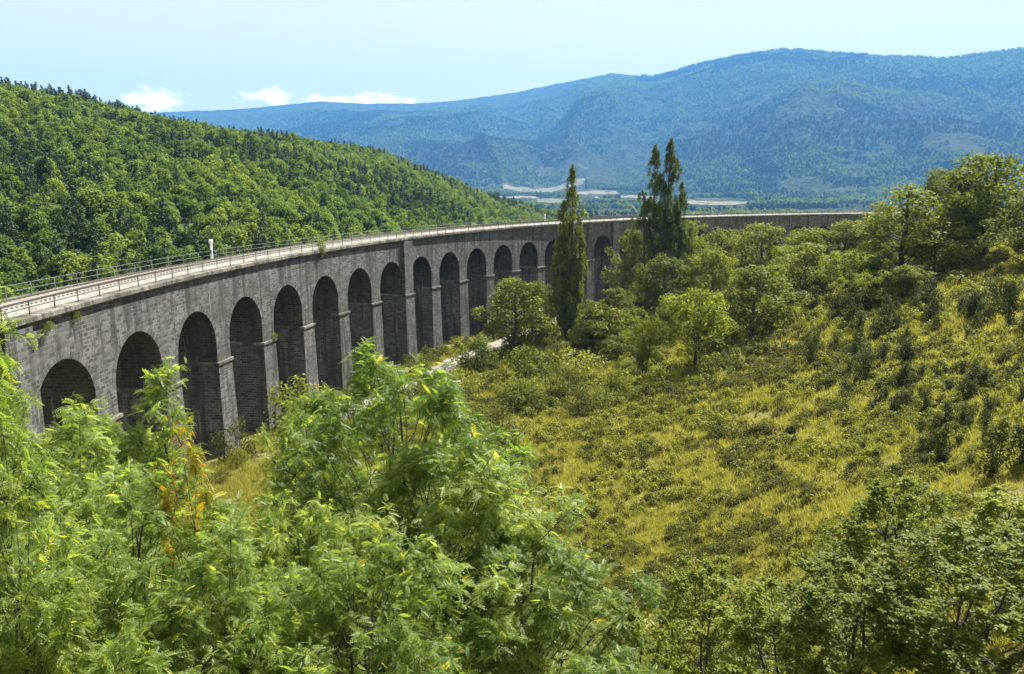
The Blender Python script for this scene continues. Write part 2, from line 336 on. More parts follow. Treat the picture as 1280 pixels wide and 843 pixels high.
def tree_meshes(name, seed, H, W, mat, bark, cb=.25, prof='round', ncl=26, cr=.2, nleaf=130, ls=.3, tmpl='leaf', tr=.16, stems=1, flat=.75, upb=.5, frond=False, ntw=9, nfr=9, inner=.4, sides=5, jag=.25, lift=0.):
    r = np.random.default_rng(seed); pf = PROF[prof]
    mb = MB(); wb = MB()
    # stems
    st = []
    for k in range(stems):
        a = r.uniform(0, 6.28); off = (0 if stems == 1 else .04 * W); lean = r.normal(0, .05, 2) * H * (1 if stems == 1 else 1.6)
        z = np.linspace(-.04 * H, H * (.93 if prof != 'dome' else .8), 9); t = np.clip(z / H, 0, 1)
        wig = np.cumsum(r.normal(0, .012 * H, (9, 2)), 0)
        p = np.stack([off * math.cos(a) + lean[0] * t + wig[:, 0], off * math.sin(a) + lean[1] * t + wig[:, 1], z], 1)
        wb.tube(p, tr * (1.12 - t) ** .9 / (stems ** .4), 7 if sides > 4 else 4); st.append(p)
    for k in range(ncl):
        t = ((k + .5) / ncl + r.normal(0, .04)); t = min(max(t, 0.0), 1.0)
        t = t ** (.8 if prof in ('round', 'vase') else 1.15)
        a = k * 2.399 + r.normal(0, .35); base = st[k % stems]
        zc = H * (cb + (1 - cb) * t * .94)
        axis = np.array([np.interp(zc, base[:, 2], base[:, 0]), np.interp(zc, base[:, 2], base[:, 1]), zc])
        rr = W / 2 * pf(t) * (1 - cr * .8) * (r.uniform(inner, 1.0) + r.normal(0, jag * .3)); rc = cr * W * r.uniform(.65, 1.3) * (.55 + .45 * pf(t))
        c = axis + np.array([math.cos(a) * rr, math.sin(a) * rr, r.normal(0, .03 * H)])
        # limb
        h0 = max(.08 * H, zc - (.30 * rr + .12 * H) * (1 if lift == 0 else lift)); p0 = np.array([np.interp(h0, base[:, 2], base[:, 0]), np.interp(h0, base[:, 2], base[:, 1]), h0])
        u = np.linspace(0, 1, 6)[:, None]; mid = p0 * (1 - u) + c * u; mid[:, 2] += (np.sin(u[:, 0] * PI) * .04 * H * (-1 if lift == 0 else -1.5)); mid[1:-1] += r.normal(0, .02 * rr + .004, (4, 3))
        wb.tube(mid, np.linspace(tr * .42 * (1.1 - h0 / H), tr * .05 + .004, 6), sides)
        if frond:
            for q in range(ntw):
                d = unit(r.normal(0, 1, 3) + np.array([0, 0, .35]) + .5 * unit(c - axis + 1e-3)); L = rc * r.uniform(.65, 1.25)
                uu = np.linspace(0, 1, 5)[:, None]; tw = c + d * L * uu + np.array([0, 0, -.16 * L]) * uu ** 2 + r.normal(0, .02 * L, (5, 3)) * uu
                wb.tube(tw, np.linspace(.011, .004, 5), 3)
                s_ = r.uniform(.25, 1.0, nfr); s_[0] = 1
                P = c + d * L * s_[:, None] + np.array([0, 0, -.16 * L]) * s_[:, None] ** 2
                D = unit(r.normal(0, 1, (nfr, 3)) * [1, 1, .45] + d * .6); N = unit(r.normal(0, .42, (nfr, 3)) + [0, 0, 1])
                P = P + r.normal(0, .03, P.shape)
                tn = np.clip(r.uniform(.0, 1, nfr) * .75 + r.uniform(0, .25), 0, 1)
                tn = np.where(r.random(nfr) < .025, .99, np.minimum(tn, .92))
                add_leaves(mb, P, N, D, ls * r.uniform(.7, 1.25, nfr), tn, FROND if tmpl == 'frond' else LEAF)
        else:
            n = max(6, int(nleaf * r.uniform(.75, 1.25) * (rc / (cr * W)) ** 2))
            d = unit(r.normal(0, 1, (n, 3))); rr_ = rc * (.45 + .62 * r.random(n) ** .6)
            P = c + d * rr_[:, None] * [1, 1, flat]
            N = unit(d * .75 + r.normal(0, .45, (n, 3)) + [0, 0, upb]); D = r.normal(0, 1, (n, 3)) + [0, 0, -.3]
            if prof == 'column': D = D * .5 + [0, 0, 1.]
            tn = np.clip(r.random(n) * .8 + r.uniform(0, .2), 0, 1)
            add_leaves(mb, P, N, D, ls * r.uniform(.6, 1.3, n), tn, LEAF if tmpl == 'leaf' else BLOB)
    return mb.mesh(name + '_crown', mat, tint=True), wb.mesh(name + '_trunk', bark, smooth=True), H, W
def joined(name, cm, tm):
    """crown and trunk data in one mesh (for copies too small to show parts)"""
    mb = MB()
    for me, mi in ((cm, 0), (tm, 1)):
        v = np.empty(len(me.vertices) * 3, np.float32); me.vertices.foreach_get('co', v)
        q = np.empty(len(me.loops), np.int32); me.loops.foreach_get('vertex_index', q)
        t = None
        if 'tint' in me.attributes: t = np.empty(len(me.polygons), np.float32); me.attributes['tint'].data.foreach_get('value', t)
        mb.add(v.reshape(-1, 3), q.reshape(-1, 4), tint=t, mi=mi)
    return mb.mesh(name, [cm.materials[0], tm.materials[0]], tint=True)

# ------------------------------------------------------------------ viaduct geometry frame
P_ = 12.0; CX, CY, R, PH = 199.906, 63.3643, 235.9654, -.0678976
ZT, ZC, ZI = -9.2945, -13.4665, -20.2073
def arc(s, off, z):
    s = np.asarray(s, float); off = np.asarray(off, float); z = np.asarray(z, float)
    a = PH + s / R; rr = R + off
    s_, o_, z_ = np.broadcast_arrays(CX - rr * np.cos(a), CY + rr * np.sin(a), z)
    return np.stack([s_, o_, z_], -1)
def wall_dist(x, y):                                    # signed: >0 on the camera's (inner) side
    return R - np.hypot(np.asarray(x) - CX, np.asarray(y) - CY)
WID = 7.0; AR = 4.35; ZS = ZC - AR                       # opening half width, springing
I0, I1 = -2, 27                                          # arches built
S0, S1 = (I0 - .5) * P_, (I1 + .5) * P_
ZCAP = -9.95                                             # underside of coping

def grid_quads(nu, nv, base=0, flip=False):
    i, j = np.meshgrid(np.arange(nu - 1), np.arange(nv - 1), indexing='ij')
    q = np.stack([i * nv + j, (i + 1) * nv + j, (i + 1) * nv + j + 1, i * nv + j + 1], -1).reshape(-1, 4)
    return (q[:, ::-1] if flip else q) + base
viaduct = link('viaduct', None, loc=arc(0, 0, -32.0)); tag(viaduct, 'long curved grey granite railway viaduct of many round arches sweeping across the ravine', 'viaduct')
VL = np.array(viaduct.location)
def vpart(name, mb, mat, parent=None, smooth=False, label=None):
    me = mb.mesh(name, mat, uv=True, smooth=smooth)
    if parent is None: o = link(name, me, viaduct, loc=-VL)
    else: o = link(name, me, parent)
    if label: o['label'] = label
    return o
def arch_bay(i):
    s0 = i * P_; mb = MB()
    n = 22; th = np.linspace(PI, 0, n + 1)
    cs = np.concatenate([[-AR], AR * np.cos(th), [AR]]); cz = np.concatenate([[ZI], ZS + AR * np.sin(th), [ZI]])
    for off, fl in ((0.0, False), (WID, True)):
        V = []; UV = []
        for s_, z_ in zip(cs, cz):
            V += [arc(s0 + s_, off, z_), arc(s0 + s_, off, ZCAP)]; UV += [(s0 + s_, z_), (s0 + s_, ZCAP)]
        mb.add(V, grid_quads(len(cs), 2, 0, fl), UV)
        for a, b in ((-P_ / 2, -AR), (AR, P_ / 2)):
            V = [arc(s0 + a, off, ZI), arc(s0 + a, off, ZCAP), arc(s0 + b, off, ZI), arc(s0 + b, off, ZCAP)]
            mb.add(V, grid_quads(2, 2, 0, fl), [(s0 + a, ZI), (s0 + a, ZCAP), (s0 + b, ZI), (s0 + b, ZCAP)])
    offs = np.linspace(0, WID, 5); L = np.concatenate([[0], np.cumsum(np.hypot(np.diff(cs), np.diff(cz)))])
    V = []; UV = []
    for s_, z_, l_ in zip(cs, cz, L):
        for of in offs: V.append(arc(s0 + s_, of, z_)); UV.append((of + i * 3.7, l_ + i * 5.1))
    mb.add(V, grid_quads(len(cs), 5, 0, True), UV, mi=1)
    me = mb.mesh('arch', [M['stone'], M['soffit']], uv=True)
    bm = bmesh.new(); bm.from_mesh(me); bmesh.ops.remove_doubles(bm, verts=bm.verts, dist=.002); bm.to_mesh(me); bm.free()
    o = link('arch', me, viaduct, loc=-VL)
    # ring of voussoirs, set 5 cm proud of the face (sub-part)
    rm = MB(); w = .55; nr = 44
    th = np.linspace(PI, 0, nr + 1)
    V = []; UV = []
    for t in th:
        for rr_, of in ((AR - .006, .25), (AR - .006, -.02), (AR + w, -.02), (AR + w, .05)):
            V.append(arc(s0 + rr_ * math.cos(t), of, ZS + rr_ * math.sin(t))); UV.append(((PI - t) * AR + i * 1.3, (rr_ - AR) + .8))
    rm.add(V, grid_quads(len(th), 4, 0, False), UV); vpart('arch_ring', rm, M['ring'], o)
PILASTERS = (.5, 8.5, 16.5, 24.5)
def pier(k):
    s0 = k * P_; mb = MB(); pil = k in PILASTERS
    hw = (P_ / 2 - AR) + .06; zt = ZI - .5; zb = -42.0; ext = (zt - zb) * .022
    f0 = -.12 - (.6 if pil else 0); b0 = WID + .12
    top = [(-hw, f0), (hw, f0), (hw, b0), (-hw, b0)]; bot = [(-hw - ext, f0 - ext * .8), (hw + ext, f0 - ext * .8), (hw + ext, b0 + ext), (-hw - ext, b0 + ext)]
    u = 0
    for a in range(4):
        b = (a + 1) % 4; w = math.hypot(top[a][0] - top[b][0], top[a][1] - top[b][1])
        nz = 8; V = []; UV = []
        for q in range(nz + 1):
            f = q / nz; z = zb + (zt - zb) * f
            for c, uu in ((a, 0), (b, w)):
                sx = bot[c][0] * (1 - f) + top[c][0] * f; of = bot[c][1] * (1 - f) + top[c][1] * f
                V.append(arc(s0 + sx, of, z)); UV.append((s0 * 1.3 + u + uu, z))
        mb.add(V, grid_quads(nz + 1, 2, 0, True), UV); u += w
    o = vpart('pier', mb, M['stone'])
    im = MB(); g = .17; V = []; UV = []
    prof = [(0.0, ZI - .5), (g * .6, ZI - .42), (g, ZI - .36), (g, ZI - .06), (0, ZI)]
    corners = [(-hw, f0), (hw, f0), (hw, b0), (-hw, b0), (-hw, f0)]; sg = [(-1, -1), (1, -1), (1, 1), (-1, 1), (-1, -1)]
    for (cx, cy), (sx, sy), uu in zip(corners, sg, (0, 3.4, 10.6, 14, 21)):
        for e, z in prof: V.append(arc(s0 + cx + sx * e, cy + sy * e, z)); UV.append((uu + s0, z))
    im.add(V, grid_quads(5, 5, 0, False), UV)
    im.add([arc(s0 + x, y, ZI - .003) for x, y in corners[:4]], [(0, 1, 2, 3)], [(0, 0), (3, 0), (3, 7), (0, 7)])
    vpart('impost', im, M['cope'], o)
    if pil:
        pm = MB(); hw2 = hw - .05; lo = ZI; hi = ZCAP + .02; q4 = [(-hw2, .1), (-hw2, -.62), (hw2, -.62), (hw2, .1)]
        V = []; UV = []
        for (x, y), uu in zip(q4, (0, .7, 4, 4.7)):
            for z in np.linspace(lo, hi, 6): V.append(arc(s0 + x, y, z)); UV.append((s0 + uu, z))
        pm.add(V, grid_quads(4, 6, 0, False), UV); vpart('pilaster', pm, M['stone'])
for i in range(I0, I1 + 1): arch_bay(i)
for k in range(I0, I1 + 2): pier(k - .5)
def sweep(prof, s0, s1, step=1.5, uvs=1.0):
    n = int((s1 - s0) / step) + 1; ss = np.linspace(s0, s1, n); mb = MB()
    prof = np.asarray(prof, float); L = np.concatenate([[0], np.cumsum(np.hypot(*np.diff(prof, axis=0).T))])
    V = arc(ss[:, None], prof[None, :, 0], prof[None, :, 1]).reshape(-1, 3)
    UV = np.stack(np.broadcast_arrays(ss[:, None], L[None]), -1).reshape(-1, 2)
    mb.add(V, grid_quads(n, len(prof), 0, False), UV); return mb
SA, SB = S0 - 30, S1 + 40
vpart('coping', sweep([(.75, ZT - .1), (.72, ZT), (-.38, ZT), (-.45, ZT - .06), (-.45, ZT - .42), (-.2, ZT - .48), (-.16, ZCAP), (.3, ZCAP)], SA, SB), M['cope'])
vpart('coping', sweep([(WID - .3, ZCAP), (WID + .16, ZCAP), (WID + .2, ZT - .48), (WID + .45, ZT - .42), (WID + .45, ZT), (WID - .72, ZT), (WID - .75, ZT - .1)], SA, SB), M['cope'])
vpart('ballast', sweep([(6.3, ZT - .06), (5.4, ZT + .08), (4.7, ZT + .3), (1.7, ZT + .3), (1.15, ZT + .06), (.7, ZT - .06)], SA, SB), M['ballast'])
for a, b in ((SA, S0), (S1, SB)):                        # solid abutment walls at either end
    mb = sweep([(WID, ZCAP), (WID + .02, ZI), (WID + .3, -42)], a, b, 3); mb2 = sweep([(-.3, -42), (-.02, ZI), (0, ZCAP)], a, b, 3)
    mb.add(np.concatenate(mb2.v), mb2.q[0], np.concatenate(mb2.uv)); vpart('abutment', mb, M['stone'])

# track on the deck
track = link('railway_track', None, loc=arc(0, 3.2, ZT + .3)); tag(track, 'single railway track on pale ballast along the top of the viaduct', 'railway track')
TL = -np.array(track.location)
for g in (-.87, .87):
    c = 3.2 + g; zb = ZT + .43
    mb = sweep([(c + .07, zb), (c + .07, zb + .03), (c + .02, zb + .04), (c + .035, zb + .16), (c - .035, zb + .16), (c - .02, zb + .04), (c - .07, zb + .03), (c - .07, zb)], SA, SB, 2)
    link('rail', mb.mesh('rail', M['rail'], uv=True), track, loc=TL)
def sleeper_into(mb, s):
    V = [arc(s + a, of, ZT + z) for z in (.2, .44) for a, of in ((-.13, 1.85), (.13, 1.85), (.13, 4.55), (-.13, 4.55))]
    mb.add(V, [(0, 1, 2, 3), (7, 6, 5, 4), (0, 4, 5, 1), (1, 5, 6, 2), (2, 6, 7, 3), (3, 7, 4, 0)])
rest = MB(); cnt = 0
for s in np.arange(SA + 1, SB - 1, .62):
    if s > 4 and cnt < 98:
        mb = MB(); sleeper_into(mb, s); link('sleeper', mb.mesh('sleeper', M['sleeper']), track, loc=TL); cnt += 1
    else: sleeper_into(rest, s)
tag(link('sleepers', rest.mesh('sleepers', M['sleeper']), track, loc=TL), kind='stuff')

def railing(off, zb, label, mat, bars, ph, tr_):
    t = link('railing', None, loc=arc(0, off, zb)); tag(t, label, 'railing'); L = -np.array(t.location)
    for z in bars:
        n = 260; ss = np.linspace(SA + 2, SB - 2, n); mb = MB(); mb.tube(arc(ss, off, zb + z), tr_, 6); link('handrail', mb.mesh('handrail', mat, smooth=True), t, loc=L)
    rest = MB(); cnt = 0
    for s in np.arange(SA + 2 + ph, SB - 2, P_ / 3.6):
        mb = MB(); p = arc(s, off, zb); q = arc(s + .5, off, zb); dx, dy = (q - p)[:2] / .5
        for w in (1,):
            e = .035; V = [(p[0] + dx * a * e - dy * b * e, p[1] + dy * a * e + dx * b * e, zb + z) for z in (-.1, bars[0] + .03) for a, b in ((-1, -1), (1, -1), (1, 1), (-1, 1))]
            box = [(3, 2, 1, 0), (4, 5, 6, 7), (0, 1, 5, 4), (1, 2, 6, 5), (2, 3, 7, 6), (3, 0, 4, 7)]
        if s > 2 and cnt < 98: mb.add(V, box); link('post', mb.mesh('post', mat), t, loc=L); cnt += 1
        else: rest.add(V, box)
    tag(link('posts', rest.mesh('posts', mat), t, loc=L), kind='stuff')
railing(.05, ZT, 'brown steel two bar railing on the near coping of the viaduct', M['dsteel'], (1.12, .6), 0, .05)
railing(WID - .1, ZT, 'pale galvanised railing on the far edge of the viaduct deck', M['steel'], (1.12, .58), 1.3, .022)

def signal_post(s, off, h, w, label):
    t = link('signal_post', None, loc=arc(s, off, ZT)); tag(t, label, 'signal post')
    link('base', MB().box((-.28, -.28, -.1), (.28, .28, .12)).mesh('base', M['sleeper']), t)
    link('mast', MB().lathe([(w * .95, .1), (w, .15), (w * .85, h * .5), (w * .8, h * .78), (0.01, h * .78)], 14).mesh('mast', M['white'], smooth=True), t)
    link('lamp_head', MB().lathe([(.01, h * .76), (w * 1.1, h * .77), (w * 1.55, h * .82), (w * 1.6, h * .92), (w * 1.3, h * .985), (.01, h)], 14).mesh('lamp_head', M['white'], smooth=True), t)
    b = link('junction_box', MB().box((-w * .7, -w * 1.5, h * .3), (w * .7, -w * .7, h * .48)).mesh('junction_box', M['steel']), t)
def s_at_px(px, off, z):
    ss = np.linspace(0, 330, 3000); x, y = pix(arc(ss, off, z)); return ss[np.argmin(np.abs(x - px))]
signal_post(s_at_px(265, 6.2, ZT), 6.2, 2.75, .17, 'thick white post with rounded head beside the track, nearer one')
signal_post(s_at_px(681, 6.2, ZT), 6.2, 2.3, .13, 'small distant white post on the deck left of the slim poplar')

# ------------------------------------------------------------------ ground sheets
def sheet(name, azs, rs, mat, mask=None, label=None):
    A, Rr = np.meshgrid(azs, rs, indexing='ij'); X = Rr * np.sin(A); Y = Rr * np.cos(A); Z = hgt(X, Y)
    mb = MB(); Q = grid_quads(len(azs), len(rs), 0, True)
    mb.add(np.stack([X, Y, Z], -1).reshape(-1, 3), Q)
    if mask is not None:
        cx = X.ravel()[Q].mean(1); cy = Y.ravel()[Q].mean(1); mb.q[0] = mb.q[0][mask(cx, cy)]; mb.t[0] = mb.t[0][:len(mb.q[0])]; mb.mi[0] = mb.mi[0][:len(mb.q[0])]
    o = link(name, mb.mesh(name, mat, smooth=True)); o['kind'] = 'structure'; return o
azs = np.radians(np.linspace(-80, 80, 361)); rs = np.exp(np.linspace(math.log(2), math.log(1500), 330))
isnear = lambda x, y: (wall_dist(x, y) > -14) | ((np.arctan2(x, y) > rad(9)) & (np.hypot(x, y) < 320))
sheet('ground', azs, rs, M['ground'], isnear)
sheet('hill', azs, rs, M['hill'], lambda x, y: ~isnear(x, y))
azm = np.radians(np.linspace(-58, 58, 1060))
sheet('valley_floor', azm, np.exp(np.linspace(math.log(1500), math.log(3400), 110)), M['mountain'])
sheet('mountains', azm, np.exp(np.linspace(math.log(3400), math.log(10600), 290)), M['mountain'])
# dirt track along the foot of the viaduct
ss = np.linspace(47, 165, 110); mb = MB(); V = []
cen = -7.6 + 1.5 * np.sin(ss / 22) - 1.0 * np.clip((ss - 100) / 40, 0, 1)
for s, c in zip(ss, cen):
    for w in np.linspace(-2.2, 2.2, 5) * (1 + 1.1 * math.exp(-((s - 110) / 18) ** 2)):
        p = arc(s, c + w, 0); V.append((p[0], p[1], float(hgt(p[0], p[1])) + .07))
mb.add(V, grid_quads(len(ss), 5, 0, False)); o = link('path', mb.mesh('path', M['path'], smooth=True)); o['kind'] = 'structure'

# ------------------------------------------------------------------ scatter of stuff (geometry nodes)
def proto_coll(name, meshes):
    c = bpy.data.collections.new(name)
    for k, me in enumerate(meshes):
        o = bpy.data.objects.new('%s_%02d' % (name, k), me); c.objects.link(o)
    return c
def scatter(name, P, scale, rz, idx, coll, tilt=None):
    n = len(P); me = bpy.data.meshes.new(name); me.vertices.add(n); me.vertices.foreach_set('co', np.asarray(P, np.float32).ravel())
    sc = np.asarray(scale, np.float32); sc = np.repeat(sc[:, None], 3, 1) if sc.ndim == 1 else sc
    a = me.attributes.new('scl', 'FLOAT_VECTOR', 'POINT'); a.data.foreach_set('vector', sc.ravel())
    ro = np.zeros((n, 3), np.float32); ro[:, 2] = rz
    if tilt is not None: ro[:, :2] = tilt
    a = me.attributes.new('rot', 'FLOAT_VECTOR', 'POINT'); a.data.foreach_set('vector', ro.ravel())
    a = me.attributes.new('idx', 'INT', 'POINT'); a.data.foreach_set('value', np.asarray(idx, np.int32))
    o = link(name, me); o['kind'] = 'stuff'
    g = bpy.data.node_groups.new(name, 'GeometryNodeTree')
    g.interface.new_socket('Geometry', in_out='INPUT', socket_type='NodeSocketGeometry'); g.interface.new_socket('Geometry', in_out='OUTPUT', socket_type='NodeSocketGeometry')
    N = g.nodes.new; Lk = g.links.new
    gi = N('NodeGroupInput'); go = N('NodeGroupOutput'); ip = N('GeometryNodeInstanceOnPoints'); ci = N('GeometryNodeCollectionInfo')
    ci.inputs['Collection'].default_value = coll; ci.inputs['Separate Children'].default_value = True; ci.inputs['Reset Children'].default_value = True
    def na(nm, ty):
        q = N('GeometryNodeInputNamedAttribute'); q.data_type = ty; q.inputs['Name'].default_value = nm; return q.outputs['Attribute']
    er = N('FunctionNodeEulerToRotation'); Lk(na('rot', 'FLOAT_VECTOR'), er.inputs[0])
    Lk(gi.outputs[0], ip.inputs['Points']); Lk(ci.outputs[0], ip.inputs['Instance']); ip.inputs['Pick Instance'].default_value = True
    Lk(na('idx', 'INT'), ip.inputs['Instance Index']); Lk(er.outputs[0], ip.inputs['Rotation']); Lk(na('scl', 'FLOAT_VECTOR'), ip.inputs['Scale'])
    Lk(ip.outputs[0], go.inputs[0])
    md = o.modifiers.new('scatter', 'NODES'); md.node_group = g
    return o

# ------------------------------------------------------------------ the wooded hill behind the viaduct
HB = [joined('forest_broadleaf', *tree_meshes('fb%d' % k, 40 + k, 9, 7.5 + .5 * (k % 3), M['forest'], M['dbark'], cb=.12, prof=('round', 'dome')[k % 2], ncl=24, cr=.19, nleaf=52, ls=.72, tmpl='blob', tr=.14, sides=3)[:2]) for k in range(6)]
HC = [joined('forest_conifer', *tree_meshes('fc%d' % k, 60 + k, 12, 5.2, M['pine'], M['dbark'], cb=.08, prof='cone', ncl=40, cr=.14, nleaf=22, ls=.7, tmpl='leaf', tr=.14, sides=3, flat=.5, inner=.6)[:2]) for k in range(3)]
def jitter(azr, r0, r1, spacing, seed):
    r = np.random.default_rng(seed); a0, a1 = rad(azr[0]), rad(azr[1])
    n = int((a1 - a0) * (r1 ** 2 - r0 ** 2) / 2 / spacing ** 2)
    a = r.uniform(a0, a1, n); d = np.sqrt(r.uniform(r0 ** 2, r1 ** 2, n)); x = d * np.sin(a); y = d * np.cos(a)
    # thin out crowding with a hash grid
    key = {}; keep = np.zeros(n, bool); c = spacing * .72
    gx = np.floor(x / c).astype(int); gy = np.floor(y / c).astype(int)
    for i in range(n):
        k_ = (gx[i], gy[i])
        if k_ not in key: key[k_] = 1; keep[i] = True
    return x[keep], y[keep], r
x, y, r = jitter((-48, 6), 95, 1080, 4.5, 5)
d = np.hypot(x, y); a = np.degrees(np.arctan2(x, y))
ok = (wall_dist(x, y) < -17); x, y, d, a = x[ok], y[ok], d[ok], a[ok]; z = hgt(x, y)
con = fbm(x / 60, y / 60, 3, 21); crest = np.clip((z - np.interp(a, [-48, -33, -17, -11, -6, 1], [55, 40, 28, 24, 0, -28])) / 14, 0, 1)
isc = r.random(len(x)) < np.clip((con - .60) * 5, .015, .6) + crest * .5
hs = np.where(isc, r.uniform(.6, .95, len(x)), r.uniform(.48, 1.02, len(x)))
# leave out trees that stand behind the crest
slope_top = (z + 9) / d; mx = {}
order = np.argsort(d); vis = np.ones(len(x), bool); ab = np.floor(a * 3).astype(int); mxs = {}
for i in order:
    m_ = mxs.get(ab[i], -9)
    if slope_top[i] < m_ - .012: vis[i] = False
    mxs[ab[i]] = max(m_, (z[i] + 4) / d[i])
x, y, z, d, isc, hs = [q[vis] for q in (x, y, z, d, isc, hs)]
px, py = pix(np.stack([x, y, z + 9 * hs], 1))
ss = np.linspace(SA, SB, 900); dpx, dpy = pix(arc(ss, 0, ZT + 1.0)); od = np.argsort(dpx); dy = np.interp(px, dpx[od], dpy[od])
# (the deck line is only a test of which trees the photograph shows)
inview = (px > 4) & (px < 1270) & (py < dy - 8)
for knd, meshes, nm, lab, grp, nmax in ((False, HB, 'broadleaf_tree', 'round green broadleaf tree in the wood on the lower hill slope behind the viaduct', 'broadleaf trees on the wooded hill', 290),
                                        (True, HC, 'conifer_tree', 'dark pointed conifer standing among paler trees on the wooded hill', 'conifers on the wooded hill', 250)):
    sel = np.where(inview & (isc == knd))[0]; sel = sel[np.argsort(d[sel] / hs[sel])][:nmax]
    for i in sel:
        o = link(nm, meshes[int(r.integers(len(meshes)))], loc=(x[i], y[i], z[i] - .2), rz=r.uniform(0, 6.28), scale=(hs[i] * r.uniform(.9, 1.15),) * 2 + (hs[i],))
        tag(o, lab, 'tree', grp)
    left = (isc == knd); left[sel] = False; ii = np.where(left)[0]
    sc_ = np.stack([hs[ii] * r.uniform(.85, 1.2, len(ii)), hs[ii] * r.uniform(.85, 1.2, len(ii)), hs[ii] * r.uniform(.9, 1.15, len(ii))], 1)
    scatter('broadleaf_forest' if not knd else 'conifer_forest', np.stack([x[ii], y[ii], z[ii] - .2], 1), sc_, r.uniform(0, 6.28, len(ii)), r.integers(0, len(meshes), len(ii)),
            proto_coll(nm, meshes))
print('hill trees', len(x))

# woods on the valley floor and the mountain flanks
x, y, r = jitter((-14, 36), 700, 4300, 15, 9); z = hgt(x, y); d = np.hypot(x, y); a = np.degrees(np.arctan2(x, y))
w = fbm(x / 260, y / 260, 4, 33)
FIELDS = [(745, 242.5, 3000, 30, 4.5), (660, 239, 3400, 34, 3.2), (893, 253, 2500, 40, 4.5), (700, 236, 3500, 34, 2.2), (640, 247, 2600, 34, 2), (700, 250, 2600, 30, 2), (800, 246, 2800, 26, 2)]
FP = []
for fx, fy, fd, fw, fh in FIELDS:
    c = None
    for dd in np.linspace(1500, 4800, 700):
        q = at(fx, fy, dd)
        if hgt(q[0], q[1]) >= q[2]: c = q; break
    if c is None: c = at(fx, fy, fd); c[2] = hgt(c[0], c[1])
    FP.append((c, fw, fh))
ok = (w > .47) & ((a > 5) | (d > 1150)) & (wall_dist(x, y) < -60)
for c, fw, fh in FP:
    dd = np.hypot(c[0], c[1]); ca = math.degrees(math.atan2(c[0], c[1]))
    ok &= ~((np.abs(a - ca) * dd / 57.3 < fw * dd / F * .92) & (d < dd + 230) & (d > dd - 650))
px, py = pix(np.stack([x, y, z + 8], 1)); ok &= (px > -30) & (px < 1310)
ii = np.where(ok)[0]; cn = fbm(x[ii] / 200, y[ii] / 200, 3, 55) > .5
VT = [joined('valley_tree', *tree_meshes('vt%d' % k, 80 + k, 9, 7.5, M['forest'] if k < 2 else M['pine'], M['dbark'], cb=.1, prof='round' if k < 2 else 'cone', ncl=10, cr=.26, nleaf=14, ls=2.2, tmpl='blob', tr=.14, sides=3)[:2]) for k in range(4)]
scatter('valley_woodland', np.stack([x[ii], y[ii], z[ii] - .3], 1), r.uniform(1.0, 2.0, len(ii)), r.uniform(0, 6.28, len(ii)), np.where(cn, r.integers(2, 4, len(ii)), r.integers(0, 2, len(ii))), proto_coll('valley_tree', VT))
print('valley trees', len(ii))
x, y, r = jitter((-24, 37), 3300, 8300, 19, 19); z = hgt(x, y); px, py = pix(np.stack([x, y, z + 8], 1))
w = .6 * fbm(x / 420, y / 420, 4, 43) + .4 * fbm(x / 90, y / 90, 3, 47); ii = np.where((px > 200) & (px < 1310) & (w > .40 + .10 * np.clip((260 - z) / 250, 0, 1)))[0]
keep = np.ones(len(ii), bool); d = np.hypot(x, y)[ii]; a = np.degrees(np.arctan2(x, y))[ii]
for c, fw, fh in FP:
    dd = np.hypot(c[0], c[1]); ca = math.degrees(math.atan2(c[0], c[1])); keep &= ~((np.abs(a - ca) * dd / 57.3 < fw * dd / F * .92) & (d < dd + 230) & (d > dd - 650))
ii = ii[keep]; cn = fbm(x[ii] / 500, y[ii] / 500, 4, 57) > .5
scatter('mountain_forest', np.stack([x[ii], y[ii], z[ii] - .5], 1), r.uniform(1.0, 2.3, len(ii)), r.uniform(0, 6.28, len(ii)), np.where(cn, r.integers(2, 4, len(ii)), r.integers(0, 2, len(ii))), proto_coll('mountain_tree', VT))
print('mountain trees', len(ii))
fm, nt = new_mat('stubble_field'); k = NT(nt); g_ = k.n('ShaderNodeNewGeometry').outputs['Position']
fc = k.mix(k.ramp(k.noise(g_, .006, 4), .42, .56), (.075, .09, .03), (.15, .115, .055)); fc = k.mix(k.ramp(k.noise(g_, .03, 4), .3, .7), k.mix(1.0, fc, (.6, .65, .6), 'MULTIPLY'), fc)
k.out(k.n('ShaderNodeBsdfPrincipled', ins={'Base Color': fc, 'Roughness': .95}).outputs[0])
for c, fw, fh in FP:                                     # mown and stubble fields in the valley
    dd = np.hypot(c[0], c[1]); ca = math.atan2(c[0], c[1]); hw = fw / F; n = 14; V = []
    depth = 330
    for i in range(n + 1):
        u = i / n * 2 - 1
        for j in range(6):
            v = j / 5 - .5; rr_ = dd + v * depth * (1 - .35 * u * u) + 25 * math.sin(u * 3 + c[0]); aa = ca + hw * u * (1 - .2 * abs(v))
            X, Y = rr_ * math.sin(aa), rr_ * math.cos(aa); V.append((X, Y, float(hgt(X, Y)) + 1.5))
    mb = MB(); mb.add(V, grid_quads(n + 1, 6, 0, True)); o = link('field', mb.mesh('field', fm, smooth=True)); o['kind'] = 'structure'

